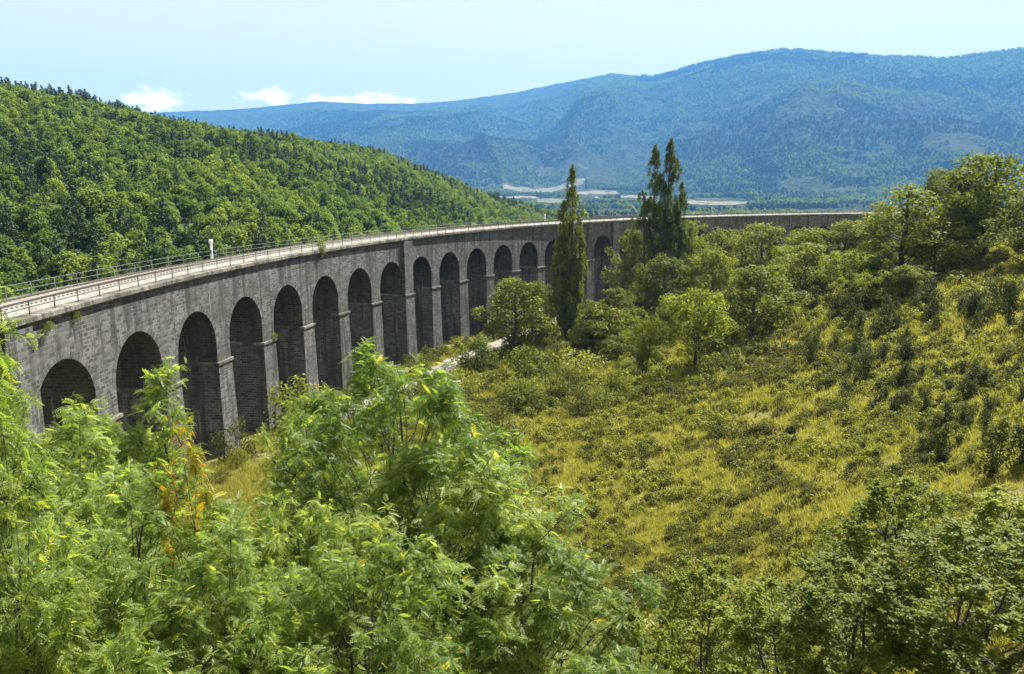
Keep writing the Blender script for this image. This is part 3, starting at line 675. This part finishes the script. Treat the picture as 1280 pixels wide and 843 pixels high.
def house(px_, py_, d_, L, Wd, H, rz, lab):
    q = None
    for dd in np.linspace(1300, 4800, 900):
        q = at(px_, py_, dd)
        if hgt(q[0], q[1]) >= q[2]: break
    t = link('house', None, loc=(q[0], q[1], float(hgt(q[0], q[1]))), rz=rz); tag(t, lab, 'house', 'far houses in the valley')
    link('wall', MB().box((-L / 2, -Wd / 2, -3), (L / 2, Wd / 2, H)).mesh('wall', wallm), t)
    e = .6; V = [(-L / 2 - e, -Wd / 2 - e, H), (L / 2 + e, -Wd / 2 - e, H), (L / 2 + e, 0, H + Wd * .3), (-L / 2 - e, 0, H + Wd * .3), (-L / 2 - e, Wd / 2 + e, H), (L / 2 + e, Wd / 2 + e, H)]
    link('roof', MB().add(V, [(0, 1, 2, 3), (3, 2, 5, 4)]).mesh('roof', roofm), t)
wallm = plain('limewash', (.55, .52, .47), .9); roofm = plain('slate_roof', (.22, .17, .14), .7)
HL = 'tiny pale house among the far valley fields'
for k_, (px_, py_) in enumerate(((622, 240.5), (629, 242), (648, 243), (661, 244.5), (672, 241), (690, 243), (745, 249), (772, 256), (787, 252), (836, 235))):
    house(px_, py_, 2500, 14 + 5 * (k_ % 3), 9, 6 + (k_ % 2) * 2, k_ * 1.1, HL)

# ------------------------------------------------------------------ trees and shrubs one can tell apart
def ground_z(x, y): return float(hgt(np.array([x]), np.array([y]))[0])
_used = {}
def place_tree(proto, px, ytop, d, wpx, name, label, group=None, cat='tree', rz=None, sink=.15, crownname='crown', trunkname='trunk', minh=None):
    cm, tm, H, W = proto
    q = at(px, ytop, d); gz = ground_z(q[0], q[1]); h = max(q[2] - gz, minh or .4)
    wm = wpx / F * math.hypot(d, q[2]) ; sx = wm / W
    if proto in (T.get('poplar0'), T.get('poplar1')): rz = .1
    t = link(name, None, loc=(q[0], q[1], gz - sink), rz=RNG.uniform(0, 6.28) if rz is None else rz, scale=(sx, sx, (h + sink) / H))
    tag(t, label, cat, group)
    link(crownname, cm, t)
    if tm is not None: link(trunkname, tm, t)
    return t
T = {}
for k in range(4):
    T['tree%d' % k] = tree_meshes('tree%d' % k, 100 + k, 9, 7.5, M['tree'], M['bark'], cb=.2, prof=('round', 'dome', 'round', 'vase')[k], ncl=60, cr=.125, nleaf=135, ls=.29, jag=.6, upb=.7, tr=.17, stems=(1, 2, 1, 2)[k])
    T['bright%d' % k] = tree_meshes('bright%d' % k, 120 + k, 8, 7, M['bright'], M['dbark'], cb=.33, prof=('round', 'dome', 'vase', 'round')[k], ncl=54, cr=.12, nleaf=120, ls=.28, jag=.7, upb=.7, tr=.13, stems=(3, 1, 2, 2)[k])
T['open'] = tree_meshes('open', 140, 14, 8, M['tree'], M['dbark'], cb=.3, prof='round', ncl=40, cr=.15, nleaf=150, ls=.34, tr=.28)
def poplar_meshes(name, seed, H, W, spires, mat, bark):
    """several flame shaped upright tops (dx, dy, base z, top z, widest radius) on one bare stem"""
    r = np.random.default_rng(seed); mb = MB(); wb = MB()
    for dx, dy, zb, zt, rm in spires:
        z = np.linspace(-.5, zt * .97, 12); t = np.clip(z / zt, 0, 1); p = np.stack([dx * np.minimum(1, t * 2.2) + r.normal(0, .05, 12), dy * np.minimum(1, t * 2.2) + r.normal(0, .05, 12), z], 1)
        wb.tube(p, .36 * (1.06 - t) + .02, 7)
        n = int((zt - zb) * 3.7)
        for k in range(n):
            t = r.random() ** .9; zc = zb + (zt - zb) * t
            pr = rm * min(1, .45 + 2.2 * t) * (1 - t ** 2.6) ** .8 + .1
            a = r.uniform(0, 6.28); q = pr * math.sqrt(r.uniform(.12, 1)) * r.uniform(.6, 1.6)
            tip = np.array([np.interp(zc, p[:, 2], p[:, 0]) + q * math.cos(a), np.interp(zc, p[:, 2], p[:, 1]) + q * math.sin(a), zc])
            root = np.array([np.interp(zc - 3, p[:, 2], p[:, 0]), np.interp(zc - 3, p[:, 2], p[:, 1]), max(zc - 3.2, 1)])
            wb.tube(np.stack([root, (root + tip) / 2 + (tip - root) * [.25, .25, -.12], tip]), [.05, .035, .012], 3)
            L = r.uniform(1.3, 2.6) * (1.15 - .5 * t); m_ = int(80 * L); u = r.random(m_)
            wd = .36 * (1 - u * .75) * L ** .5
            P = tip + np.stack([r.normal(0, 1, m_) * wd * .6, r.normal(0, 1, m_) * wd * .6, (u - .45) * L], 1)
            Nn = unit(r.normal(0, .6, (m_, 3)) + [math.cos(a), math.sin(a), .25]); D = r.normal(0, .5, (m_, 3)) + [0, 0, .6]
            add_leaves(mb, P, Nn, D, r.uniform(.16, .38, m_), np.clip(r.random(m_) * .8 + r.uniform(0, .2), 0, 1), LEAF)
    return mb.mesh(name + '_crown', mat, tint=True), wb.mesh(name + '_trunk', bark, smooth=True), H, W
T['poplar0'] = poplar_meshes('poplar0', 150, 35, 6.0, [(.5, 0, 2.5, 35, 2.5), (-1.15, .4, 8, 28.5, 1.5), (1.9, -.4, 4, 23, 1.3), (-1.9, -.5, 4, 21, 1.4), (.2, .9, 3, 19, 1.8)], M['poplar'], M['bark'])
T['poplar1'] = poplar_meshes('poplar1', 151, 36, 9.0, [(1.4, 0, 3, 36, 3.3), (-1.2, .5, 4, 34.6, 3.1), (-3.0, -.3, 4, 25, 2.4), (3.9, .2, 4, 27, 2.0), (.4, -.9, 3, 27, 2.2)], M['poplar'], M['bark'])
for k in range(3):
    T['shrub%d' % k] = tree_meshes('shrub%d' % k, 160 + k, 2.4, 3, M['tree'], M['dbark'], cb=.05, prof=('dome', 'round', 'vase')[k], ncl=20, cr=.19, nleaf=95, ls=.17, tr=.05, stems=3, sides=3)
    T['yshrub%d' % k] = tree_meshes('yshrub%d' % k, 170 + k, 2.2, 3, M['yshrub'], M['dbark'], cb=.04, prof=('dome', 'vase', 'dome')[k], ncl=18, cr=.19, nleaf=85, ls=.16, tr=.04, stems=3, sides=3)
    T['scrub%d' % k] = tree_meshes('scrubb%d' % k, 180 + k, 2.0, 2.6, M['scrub'], M['dbark'], cb=.04, prof=('dome', 'round', 'vase')[k], ncl=20, cr=.17, nleaf=85, ls=.12, tr=.04, stems=4, sides=3)
    T['juniper%d' % k] = tree_meshes('juniper%d' % k, 190 + k, 2.8, 1.5, M['juniper'], M['dbark'], cb=.04, prof='column', ncl=26, cr=.2, nleaf=70, ls=.14, tr=.05, stems=3, sides=3, flat=1.7, upb=.2, jag=.6)

MID = [ # proto, px, ytop, dist, width px, name, label
 ('poplar0', 713, 212, 158, 41, 'poplar_tree', 'slim tall poplar standing alone in front of the viaduct, the narrower one'),
 ('poplar1', 829, 178, 188, 58, 'poplar_tree', 'tallest dark poplar with several joined upright tops'),
 ('tree1', 788, 280, 196, 68, 'broadleaf_tree', 'dark round tree with sunlit rim left of the tallest poplar'),
 ('bright1', 868, 276, 208, 56, 'broadleaf_tree', 'bright yellow green tree just right of the tallest poplar trunk'),
 ('tree0', 638, 345, 150, 98, 'broadleaf_tree', 'big rounded tree at the viaduct foot left of the slim poplar'),
 ('tree2', 672, 352, 160, 62, 'broadleaf_tree', 'tree squeezed between the big rounded tree and slim poplar'),
 ('bright0', 872, 362, 113, 92, 'broadleaf_tree', 'bright tree on three thin bare stems in the meadow'),
 ('tree3', 808, 394, 111, 46, 'broadleaf_tree', 'small darker tree left of the bright three stemmed tree'),
 ('tree0', 942, 330, 126, 104, 'broadleaf_tree', 'wide round tree right of and behind the three stemmed tree'),
 ('tree1', 770, 357, 148, 74, 'broadleaf_tree', 'low round tree between the slim poplar and the meadow trees'),
 ('tree2', 826, 318, 165, 80, 'broadleaf_tree', 'leafy tree in front of the tallest poplar base'),
 ('tree3', 905, 284, 190, 62, 'broadleaf_tree', 'pale tree against the dark viaduct wall right of poplars'),
 ('tree0', 962, 278, 182, 82, 'broadleaf_tree', 'full tree in the belt below the far viaduct wall'),
 ('tree2', 896, 310, 160, 66, 'broadleaf_tree', 'dense tree directly above the three stemmed tree'),
 ('bright2', 1010, 284, 172, 64, 'broadleaf_tree', 'yellowish tree in the middle of the tree belt'),
 ('tree1', 1006, 300, 150, 84, 'broadleaf_tree', 'dark bushy tree behind the wide round tree'),
 ('tree3', 1058, 274, 178, 74, 'broadleaf_tree', 'tree hiding the end of the viaduct parapet'),
 ('bright3', 1062, 312, 140, 62, 'broadleaf_tree', 'yellow green tree left of the tall bare trunked tree'),
 ('tree2', 1098, 262, 186, 66, 'broadleaf_tree', 'tree standing where the far parapet disappears'),
 ('open', 1140, 230, 138, 92, 'broadleaf_tree', 'tall open crowned tree with dark bare trunk on the ridge'),
 ('tree1', 1095, 318, 134, 60, 'broadleaf_tree', 'dark tree in shade left of the tall open tree'),
 ('tree0', 1172, 270, 136, 74, 'broadleaf_tree', 'rounded tree right of the tall open crowned tree'),
 ('tree3', 1190, 208, 176, 56, 'broadleaf_tree', 'slender bluish tree top behind the ridge trees'),
 ('tree3', 1252, 189, 146, 104, 'broadleaf_tree', 'largest leafy tree at the top of the right slope'),
 ('bright2', 1215, 236, 140, 66, 'broadleaf_tree', 'yellow green tree left of the largest ridge tree'),
 ('tree2', 1296, 232, 128, 90, 'broadleaf_tree', 'tree cut by the right picture edge on the ridge'),
 ('bright3', 1085, 343, 124, 48, 'broadleaf_tree', 'little tree at the upper edge of the scrub slope'),
 ('tree3', 1130, 330, 126, 56, 'broadleaf_tree', 'low tree under the tall open crowned tree'),
 ('tree1', 735, 372, 146, 54, 'broadleaf_tree', 'round tree right beside the slim poplar stem'),
]
for p, px_, yt, d_, w_, nm, lb in MID: place_tree(T[p], px_, yt, d_, w_, nm, lb)
rr = np.random.default_rng(12)
# belt filler: smaller trees inside the belt that cannot be told apart
for k in range(34):
    px_ = rr.uniform(740, 1280); d_ = rr.uniform(135, 235); q = at(px_, 330, d_); gz = ground_z(q[0], q[1])
    if wall_dist(q[0], q[1]) < 9: continue
    if px_ > 960 and d_ < 128 + (px_ - 960) * .05: continue
    h = rr.uniform(4, 7.5); yt = pix([q[0], q[1], gz + h])[1]
    place_tree(T[rr.choice(['tree0', 'tree1', 'tree2', 'tree3', 'bright1', 'bright3'])], px_, yt, d_, h * rr.uniform(.8, 1.1) * F / d_, 'broadleaf_tree', 'smaller leafy tree inside the dense belt on the right', 'small trees in the belt')
# bushes at the viaduct foot and on the meadow edge
def bush(pn, px_, yb, wpx, hr, name, label, group, cat='shrub'):
    """placed by its foot: marches along the sight line until it meets the ground"""
    for d_ in np.exp(np.linspace(math.log(20), math.log(320), 400)):
        q = at(px_, yb, d_)
        if ground_z(q[0], q[1]) >= q[2]: break
    if wall_dist(q[0], q[1]) < 2.5: return
    s_ = (math.atan2(q[1] - CY, CX - q[0]) - PH) * R
    if group and 47 < s_ < 160 and -4 < wall_dist(q[0], q[1]) - 7.6 < (12 if s_ > 85 else 4.5): return
    d_ = math.hypot(q[0], q[1]); w = wpx / F * d_; cm, tm, H, W = T[pn]; s = w / W
    t = link(name, None, loc=(q[0], q[1], ground_z(q[0], q[1]) - .05), rz=rr.uniform(0, 6.28), scale=(s, s, s * hr * W / H)); tag(t, label, cat, group)
    link('foliage', cm, t); link('stem', tm, t)
BU = [('scrub0', 300, 575, 56, .95, 'shrub', 'dark tangled bush at a pier foot beside the pale path'),
 ('scrub1', 395, 505, 70, .8, 'shrub', 'brownish bush in front of the tall arches left of the path'),
 ('yshrub0', 375, 540, 90, .8, 'shrub', 'yellow green bush below the arches beside the grassy clearing'),
 ('scrub0', 560, 512, 56, .8, 'shrub', 'olive bush right of the pale path bend'),
 ('shrub1', 600, 470, 60, .8, 'shrub', 'dark bush under the big rounded tree'),
 ('shrub0', 660, 480, 62, .8, 'shrub', 'green bush in front of the slim poplar to its left'),
 ('yshrub1', 720, 480, 80, .55, 'shrub', 'sprawling yellow bush in front of the slim poplar'),
 ('shrub2', 760, 440, 70, .8, 'shrub', 'rounded bush right of the slim poplar foot'),
 ('scrub1', 620, 560, 80, .75, 'shrub', 'dull olive bush at the left edge of the scrub slope'),
 ('scrub0', 750, 548, 30, .9, 'shrub', 'lone dark bush in the middle of the open slope'),
 ('yshrub2', 690, 500, 60, .5, 'shrub', 'low yellow bush between meadow and poplar')]
for b in BU: bush(*b, None)
for k in range(46):
    px_ = rr.uniform(520, 820); yb = rr.uniform(440, 520) + max(0, 620 - px_) * .3
    if px_ < 600 and yb < 490: continue
    bush(rr.choice(['yshrub0', 'yshrub1', 'yshrub2', 'shrub0', 'shrub2', 'scrub1', 'scrub0']), px_, yb, rr.uniform(24, 56), rr.uniform(.5, .85), 'shrub', 'low mixed bush in the thicket below the slim poplar', 'bushes below the poplar')
for k in range(26):
    s_ = rr.uniform(20, 130); p_ = arc(s_, -rr.uniform(2.6, 5.2) if rr.random() < .6 else -rr.uniform(11.5, 16), 0); w_ = rr.uniform(1.6, 3.6); pn = rr.choice(['scrub0', 'scrub1', 'yshrub0', 'shrub1', 'yshrub2', 'shrub0']); cm, tm, H, W = T[pn]
    if s_ > 84: continue
    t = link('shrub', None, loc=(p_[0], p_[1], ground_z(p_[0], p_[1]) - .05), rz=rr.uniform(0, 6.28), scale=(w_ / W, w_ / W, w_ * rr.uniform(.6, .9) / H)); tag(t, 'scrubby bush along the foot of the viaduct piers', 'shrub', 'bushes along the pier feet')
    link('foliage', cm, t); link('stem', tm, t)
for k in range(105):
    u = rr.random()
    if u < .55: px_, yb = rr.normal(1180, 62), rr.normal(520, 46)
    elif u < .7: px_, yb = rr.normal(1095, 34), rr.normal(480, 22)
    elif u < .85: px_, yb = rr.uniform(1000, 1290), rr.uniform(375, 470)
    else: px_, yb = rr.uniform(960, 1260), rr.uniform(385, 420)
    if px_ > 1300 or yb > 610: continue
    bush('juniper%d' % rr.integers(3), px_, yb, rr.uniform(10, 20), rr.uniform(1.3, 2.3), 'juniper_bush', 'dark upright juniper in the thicket on the right slope', 'junipers on the right slope')
for px_, yb, w, h, lb in ((1262, 412, 20, 2.6, 'lone dark juniper beside the right edge below the ridge trees'), (1236, 602, 36, 2.0, 'largest dark juniper at the lower end of the thicket'), (1275, 590, 34, 1.8, 'dark juniper cut by the right picture edge'), (1172, 585, 24, 2.1, 'juniper at the lower left end of the dark thicket')):
    bush('juniper0', px_, yb, w, h, 'juniper_bush', lb, None)

# ------------------------------------------------------------------ foreground trees
FG = {}
for k in range(3):
    FG['rob%d' % k] = tree_meshes('robinia%d' % k, 200 + k, 13, 9, M['robinia'], M['dbark'], cb=.30, prof=('round', 'round', 'dome')[k], ncl=92, cr=.115, ls=.36, tmpl='frond', frond=True, ntw=12, nfr=12, tr=.13, stems=(2, 1, 3)[k], inner=.5)
FG['gold'] = tree_meshes('gold', 210, 10, 4.2, M['gold'], M['dbark'], cb=.35, prof='round', ncl=30, cr=.17, ls=.30, tmpl='frond', frond=True, ntw=9, nfr=9, tr=.07)
FG['sprig'] = tree_meshes('sprig', 211, 13, 4.4, M['robinia'], M['dbark'], cb=.3, prof='dome', ncl=44, cr=.19, ls=.36, tmpl='frond', frond=True, ntw=10, nfr=10, tr=.09)
for k in range(3):
    FG['oak%d' % k] = tree_meshes('oak%d' % k, 220 + k, 9, 6.5, M['oak'], M['dbark'], cb=.2, prof=('round', 'dome', 'round')[k], ncl=60, cr=.115, ls=.15, tmpl='leaf', frond=True, ntw=12, nfr=24, tr=.10, stems=(2, 3, 2)[k])
FT = [('rob0', 455, 447, 22, 370, 'feathery green tree in the centre foreground, the tallest near one'),
 ('rob1', 575, 560, 20, 380, 'feathery tree spilling right and down from the central one'),
 ('rob1', 690, 690, 18.5, 330, 'lowest feathery tree at the bottom beside the scrub slope'),
 ('rob1', 362, 612, 18, 230, 'feathery tree in front left of the central one'),
 ('rob0', 105, 618, 17, 350, 'broad feathery tree filling the lower left foreground'),
 ('rob2', 30, 535, 21, 300, 'feathery tree at the left edge under the first arch'),
 ('sprig', 190, 446, 26, 130, 'upright leafy tree whose top covers the second arch'),
 ('rob1', 110, 505, 27, 230, 'pale feathery tree in front of the smallest arch'),
 ('gold', 222, 535, 17.5, 105, 'small tree with yellow and orange leaves'),
 ('sprig', -50, 314, 15, 150, 'tree at the left picture edge reaching over the railing'),
 ('sprig', 5, 430, 24, 110, 'thin leafy tree at the left edge below the coping'),
 ('rob2', 235, 690, 14.5, 330, 'dark green feathery tree at the bottom left'),
 ('rob0', 480, 700, 14.5, 360, 'shadowed feathery tree at the bottom centre'),
 ('rob1', 10, 690, 14, 320, 'feathery tree in the bottom left corner'),
 ('rob1', 378, 496, 32, 150, 'leafy feathery tree behind the left shoulder of the central one'),
 ('oak0', 1112, 600, 26, 160, 'twiggy oak whose top stands highest at the lower right'),
 ('oak1', 1225, 662, 21, 230, 'oak with dark forked branches in the bottom right corner'),
 ('oak2', 890, 710, 24, 150, 'dark small oak standing apart at the bottom'),
 ('oak1', 985, 735, 21, 200, 'low spreading oak between the dark oak and twiggy oak'),
 ('oak0', 1085, 715, 20, 210, 'bushy oak in front of the twiggy highest one'),
 ('oak2', 1290, 615, 26, 140, 'oak cut by the right picture edge'),
 ('oak1', 800, 770, 20, 170, 'lowest oak beside the feathery trees')]
for p, px_, yt, d_, w_, lb in FT:
    place_tree(FG[p], px_, yt, d_, w_, {'r': 'locust_tree', 's': 'locust_tree', 'g': 'locust_tree', 'o': 'oak_tree'}[p[0]], lb)

# ------------------------------------------------------------------ grass and low scrub
def tuft(seed, n, h, w, spread, mat):
    r = np.random.default_rng(seed); mb = MB(); P = np.zeros((n, 3)); P[:, :2] = r.normal(0, spread, (n, 2))
    D = unit(r.normal(0, .45, (n, 3)) * [1, 1, .3] + [0, 0, 1]); N = unit(r.normal(0, 1, (n, 3)) * [1, 1, .2])
    tm = (np.array([(0, -.5 * w / h, 0), (0, .5 * w / h, 0), (1, .12 * w / h, .25), (1, -.12 * w / h, .25)], float), np.array([(0, 1, 2, 3)]))
    add_leaves(mb, P, N, D, h * r.uniform(.5, 1.2, n), r.random(n), tm); return mb.mesh('grass_tuft', mat, tint=True)
GT = [tuft(300 + k, 46, .42, .035, .17, M['grass']) for k in range(4)]
def near_pts(n, seed, az=(-26, 44), dr=(22, 190)):
    r = np.random.default_rng(seed); a = np.radians(r.uniform(*az, n)); d = np.exp(r.uniform(math.log(dr[0]), math.log(dr[1]), n)); x = d * np.sin(a); y = d * np.cos(a)
    ok = wall_dist(x, y) > 1.0
    s = np.clip((np.arctan2(y - CY, CX - x) - PH) * R, 20, 165); cc = 7.6 - 1.5 * np.sin(s / 22) + 1.0 * np.clip((s - 100) / 40, 0, 1)
    ok &= ~((np.abs(wall_dist(x, y) - cc) < 2.4) & (x < 10) & (s > 47)); ok &= ~((wall_dist(x, y) - cc > 0) & (wall_dist(x, y) - cc < 6.5) & (s > 88) & (s < 132) & (x < 10) & (r.random(len(x)) < .85))
    return x[ok], y[ok], d[ok], r
x, y, d, r = near_pts(120000, 31); den = fbm(x / 6, y / 6, 3, 71); ok = r.random(len(x)) < np.clip(den * 2.6 - .55, .12, 1); x, y, d = x[ok], y[ok], d[ok]
scatter('grass', np.stack([x, y, hgt(x, y) - .03], 1), r.uniform(.6, 1.3, len(x)) * np.clip(d / 65, .55, 2.0), r.uniform(0, 6.28, len(x)), r.integers(0, 4, len(x)), proto_coll('grass_tuft', GT))
SC = []
for k in range(6):
    cm, tm, H, W = tree_meshes('cushion%d' % k, 320 + k, .75, 1.05, M['scrub' if k < 4 else 'yshrub'], M['dbark'], cb=.02, prof='dome', ncl=11, cr=.22, nleaf=26, ls=.14, tr=.02, stems=2, sides=3); SC.append(joined('cushion_shrub', cm, tm))
x, y, d, r = near_pts(46000, 37, (-14, 44), (28, 175)); den = .78 * fbm(x / 2.0, y / 2.0, 2, 88) + .22 * fbm(x / 17, y / 17, 3, 90); ok = r.random(len(x)) < np.clip((den - .44) * 6, .05, .9); x, y, d, den = x[ok], y[ok], d[ok], den[ok]
yl = r.random(len(x)) < np.clip((fbm(x / 12, y / 12, 3, 95) - .36) * 4, .12, .8)
scatter('low_scrub', np.stack([x, y, hgt(x, y) - .05], 1), r.uniform(.5, 1.5, len(x)) ** 1.2 * np.clip(d / 78, .58, 1.9), r.uniform(0, 6.28, len(x)), np.where(yl, r.integers(4, 6, len(x)), r.integers(0, 4, len(x))), proto_coll('cushion_shrub', SC))
print('grass', len(x))

# plants rooted in the masonry
for px_, z, w, h, lb in ((402, ZT - .7, 1.8, 2.4, 'bushy plant growing out of the coping above the sixth arch'), (60, ZT - 1.3, 1.2, .9, 'small tuft on the wall above the first arch'), (35, ZT - 2.1, 1.4, .8, 'leafy tuft on the sunlit wall at the left edge'), (96, ZT - 1.2, .8, .9, 'yellow tuft hanging under the coping near the first arch'), (343, -20.0, 1.0, .9, 'little green plant on a pier impost'), (614, -20.0, 1.0, .6, 'green tuft on an impost of the farther piers')):
    s = s_at_px(px_, -.3, z); p = arc(s, -.35, z - .3)
    cm, tm, H, W = T['yshrub1' if w < 1.5 else 'shrub2']
    t = link('wall_plant', None, loc=p, rz=rr.uniform(0, 6.28), scale=(w / W, w / W, h / H)); tag(t, lb, 'plant'); link('foliage', cm, t); link('stem', tm, t)

# ------------------------------------------------------------------ air, sky, sun, camera
HZ = .70e-4
m, nt = new_mat('valley_air'); k = NT(nt); v = k.n('ShaderNodeVolumePrincipled', ins={'Color': (.12, .40, .92), 'Density': HZ, 'Anisotropy': .1}); k.out(None, v.outputs[0])
hz = link('haze', MB().box((-9600, -400, -80), (9600, 10750, 1500)).mesh('haze', m)); hz['kind'] = 'stuff'

wd = bpy.data.worlds.new('World'); S.world = wd; wd.use_nodes = True; nt = wd.node_tree; nt.nodes.clear(); k = NT(nt)
sky = k.n('ShaderNodeTexSky', sky_type='NISHITA', sun_disc=False, sun_elevation=SUN_EL, sun_rotation=SUN_AZ, air_density=1.0, dust_density=2.2, ozone_density=1.0, altitude=800)
g = k.n('ShaderNodeTexCoord').outputs['Generated']; sp = k.n('ShaderNodeSeparateXYZ'); k.set(sp.inputs[0], g)
az = k.math('ARCTAN2', sp.outputs[0], sp.outputs[1]); el = k.math('ARCSINE', sp.outputs[2])
cv = k.n('ShaderNodeCombineXYZ'); k.set(cv.inputs[0], k.math('MULTIPLY', az, 34)); k.set(cv.inputs[1], k.math('MULTIPLY', el, 80))
nz = k.noise(cv.outputs[0], 1.0, 7, .6)
tot = None
for px_, py_, sa, se in ((193, 124, .040, .016), (335, 121, .035, .013), (415, 127, .05, .010), (475, 125, .045, .009)):
    a0, s0 = ray(px_, py_); e0 = math.atan(s0)
    q = k.math('ADD', k.math('POWER', k.math('DIVIDE', k.math('ABSOLUTE', k.math('SUBTRACT', az, a0)), sa), 2.0), k.math('POWER', k.math('DIVIDE', k.math('ABSOLUTE', k.math('SUBTRACT', el, e0)), se), 2.0))
    wv = k.math('EXPONENT', k.math('MULTIPLY', q, -1.0)); tot = wv if tot is None else k.math('MAXIMUM', tot, wv)
cl = k.ramp(k.math('ADD', k.math('MULTIPLY', tot, .8), k.math('MULTIPLY', k.math('SUBTRACT', nz, .5), 1.9)), .40, .85)
SKYM = .054
hs_ = k.n('ShaderNodeHueSaturation', ins={'Saturation': .26, 'Value': 1.08}); k.set(hs_.inputs['Color'], sky.outputs[0])
tn0 = k.mix(.78, hs_.outputs[0], (6.5, 6.3, 5.0))
tn_ = k.mix(1.0, tn0, (1.0, 1.0, 1.0), 'MULTIPLY')
cc = k.mix(k.math('MULTIPLY', cl, .92), tn_, (17, 16.5, 14.5))
bg = k.n('ShaderNodeBackground', ins={'Color': cc, 'Strength': SKYM}); o = k.n('ShaderNodeOutputWorld'); nt.links.new(bg.outputs[0], o.inputs[0])

sl = bpy.data.lights.new('sun', 'SUN'); sl.energy = 5.0; sl.angle = rad(.53); sl.color = (1, .95, .86)
so = link('sun', sl); so.rotation_euler = (PI / 2 - SUN_EL, 0, PI - SUN_AZ)
cam = bpy.data.cameras.new('camera'); cam.sensor_width = 36; cam.lens = F / 1280 * 36; cam.clip_start = .1; cam.clip_end = 40000
co = link('camera', cam); co.rotation_euler = (PI / 2 - TH, 0, 0); S.camera = co

S.view_settings.view_transform = 'Standard'; S.view_settings.look = 'None'; S.view_settings.exposure = 1.68; S.view_settings.gamma = 1
S.view_settings.use_curve_mapping = False
S.cycles.use_denoising = True; S.cycles.max_bounces = 8; S.cycles.diffuse_bounces = 3; S.cycles.transmission_bounces = 4; S.cycles.volume_bounces = 1; S.cycles.glossy_bounces = 2
S.cycles.use_adaptive_sampling = True; S.cycles.adaptive_threshold = .02
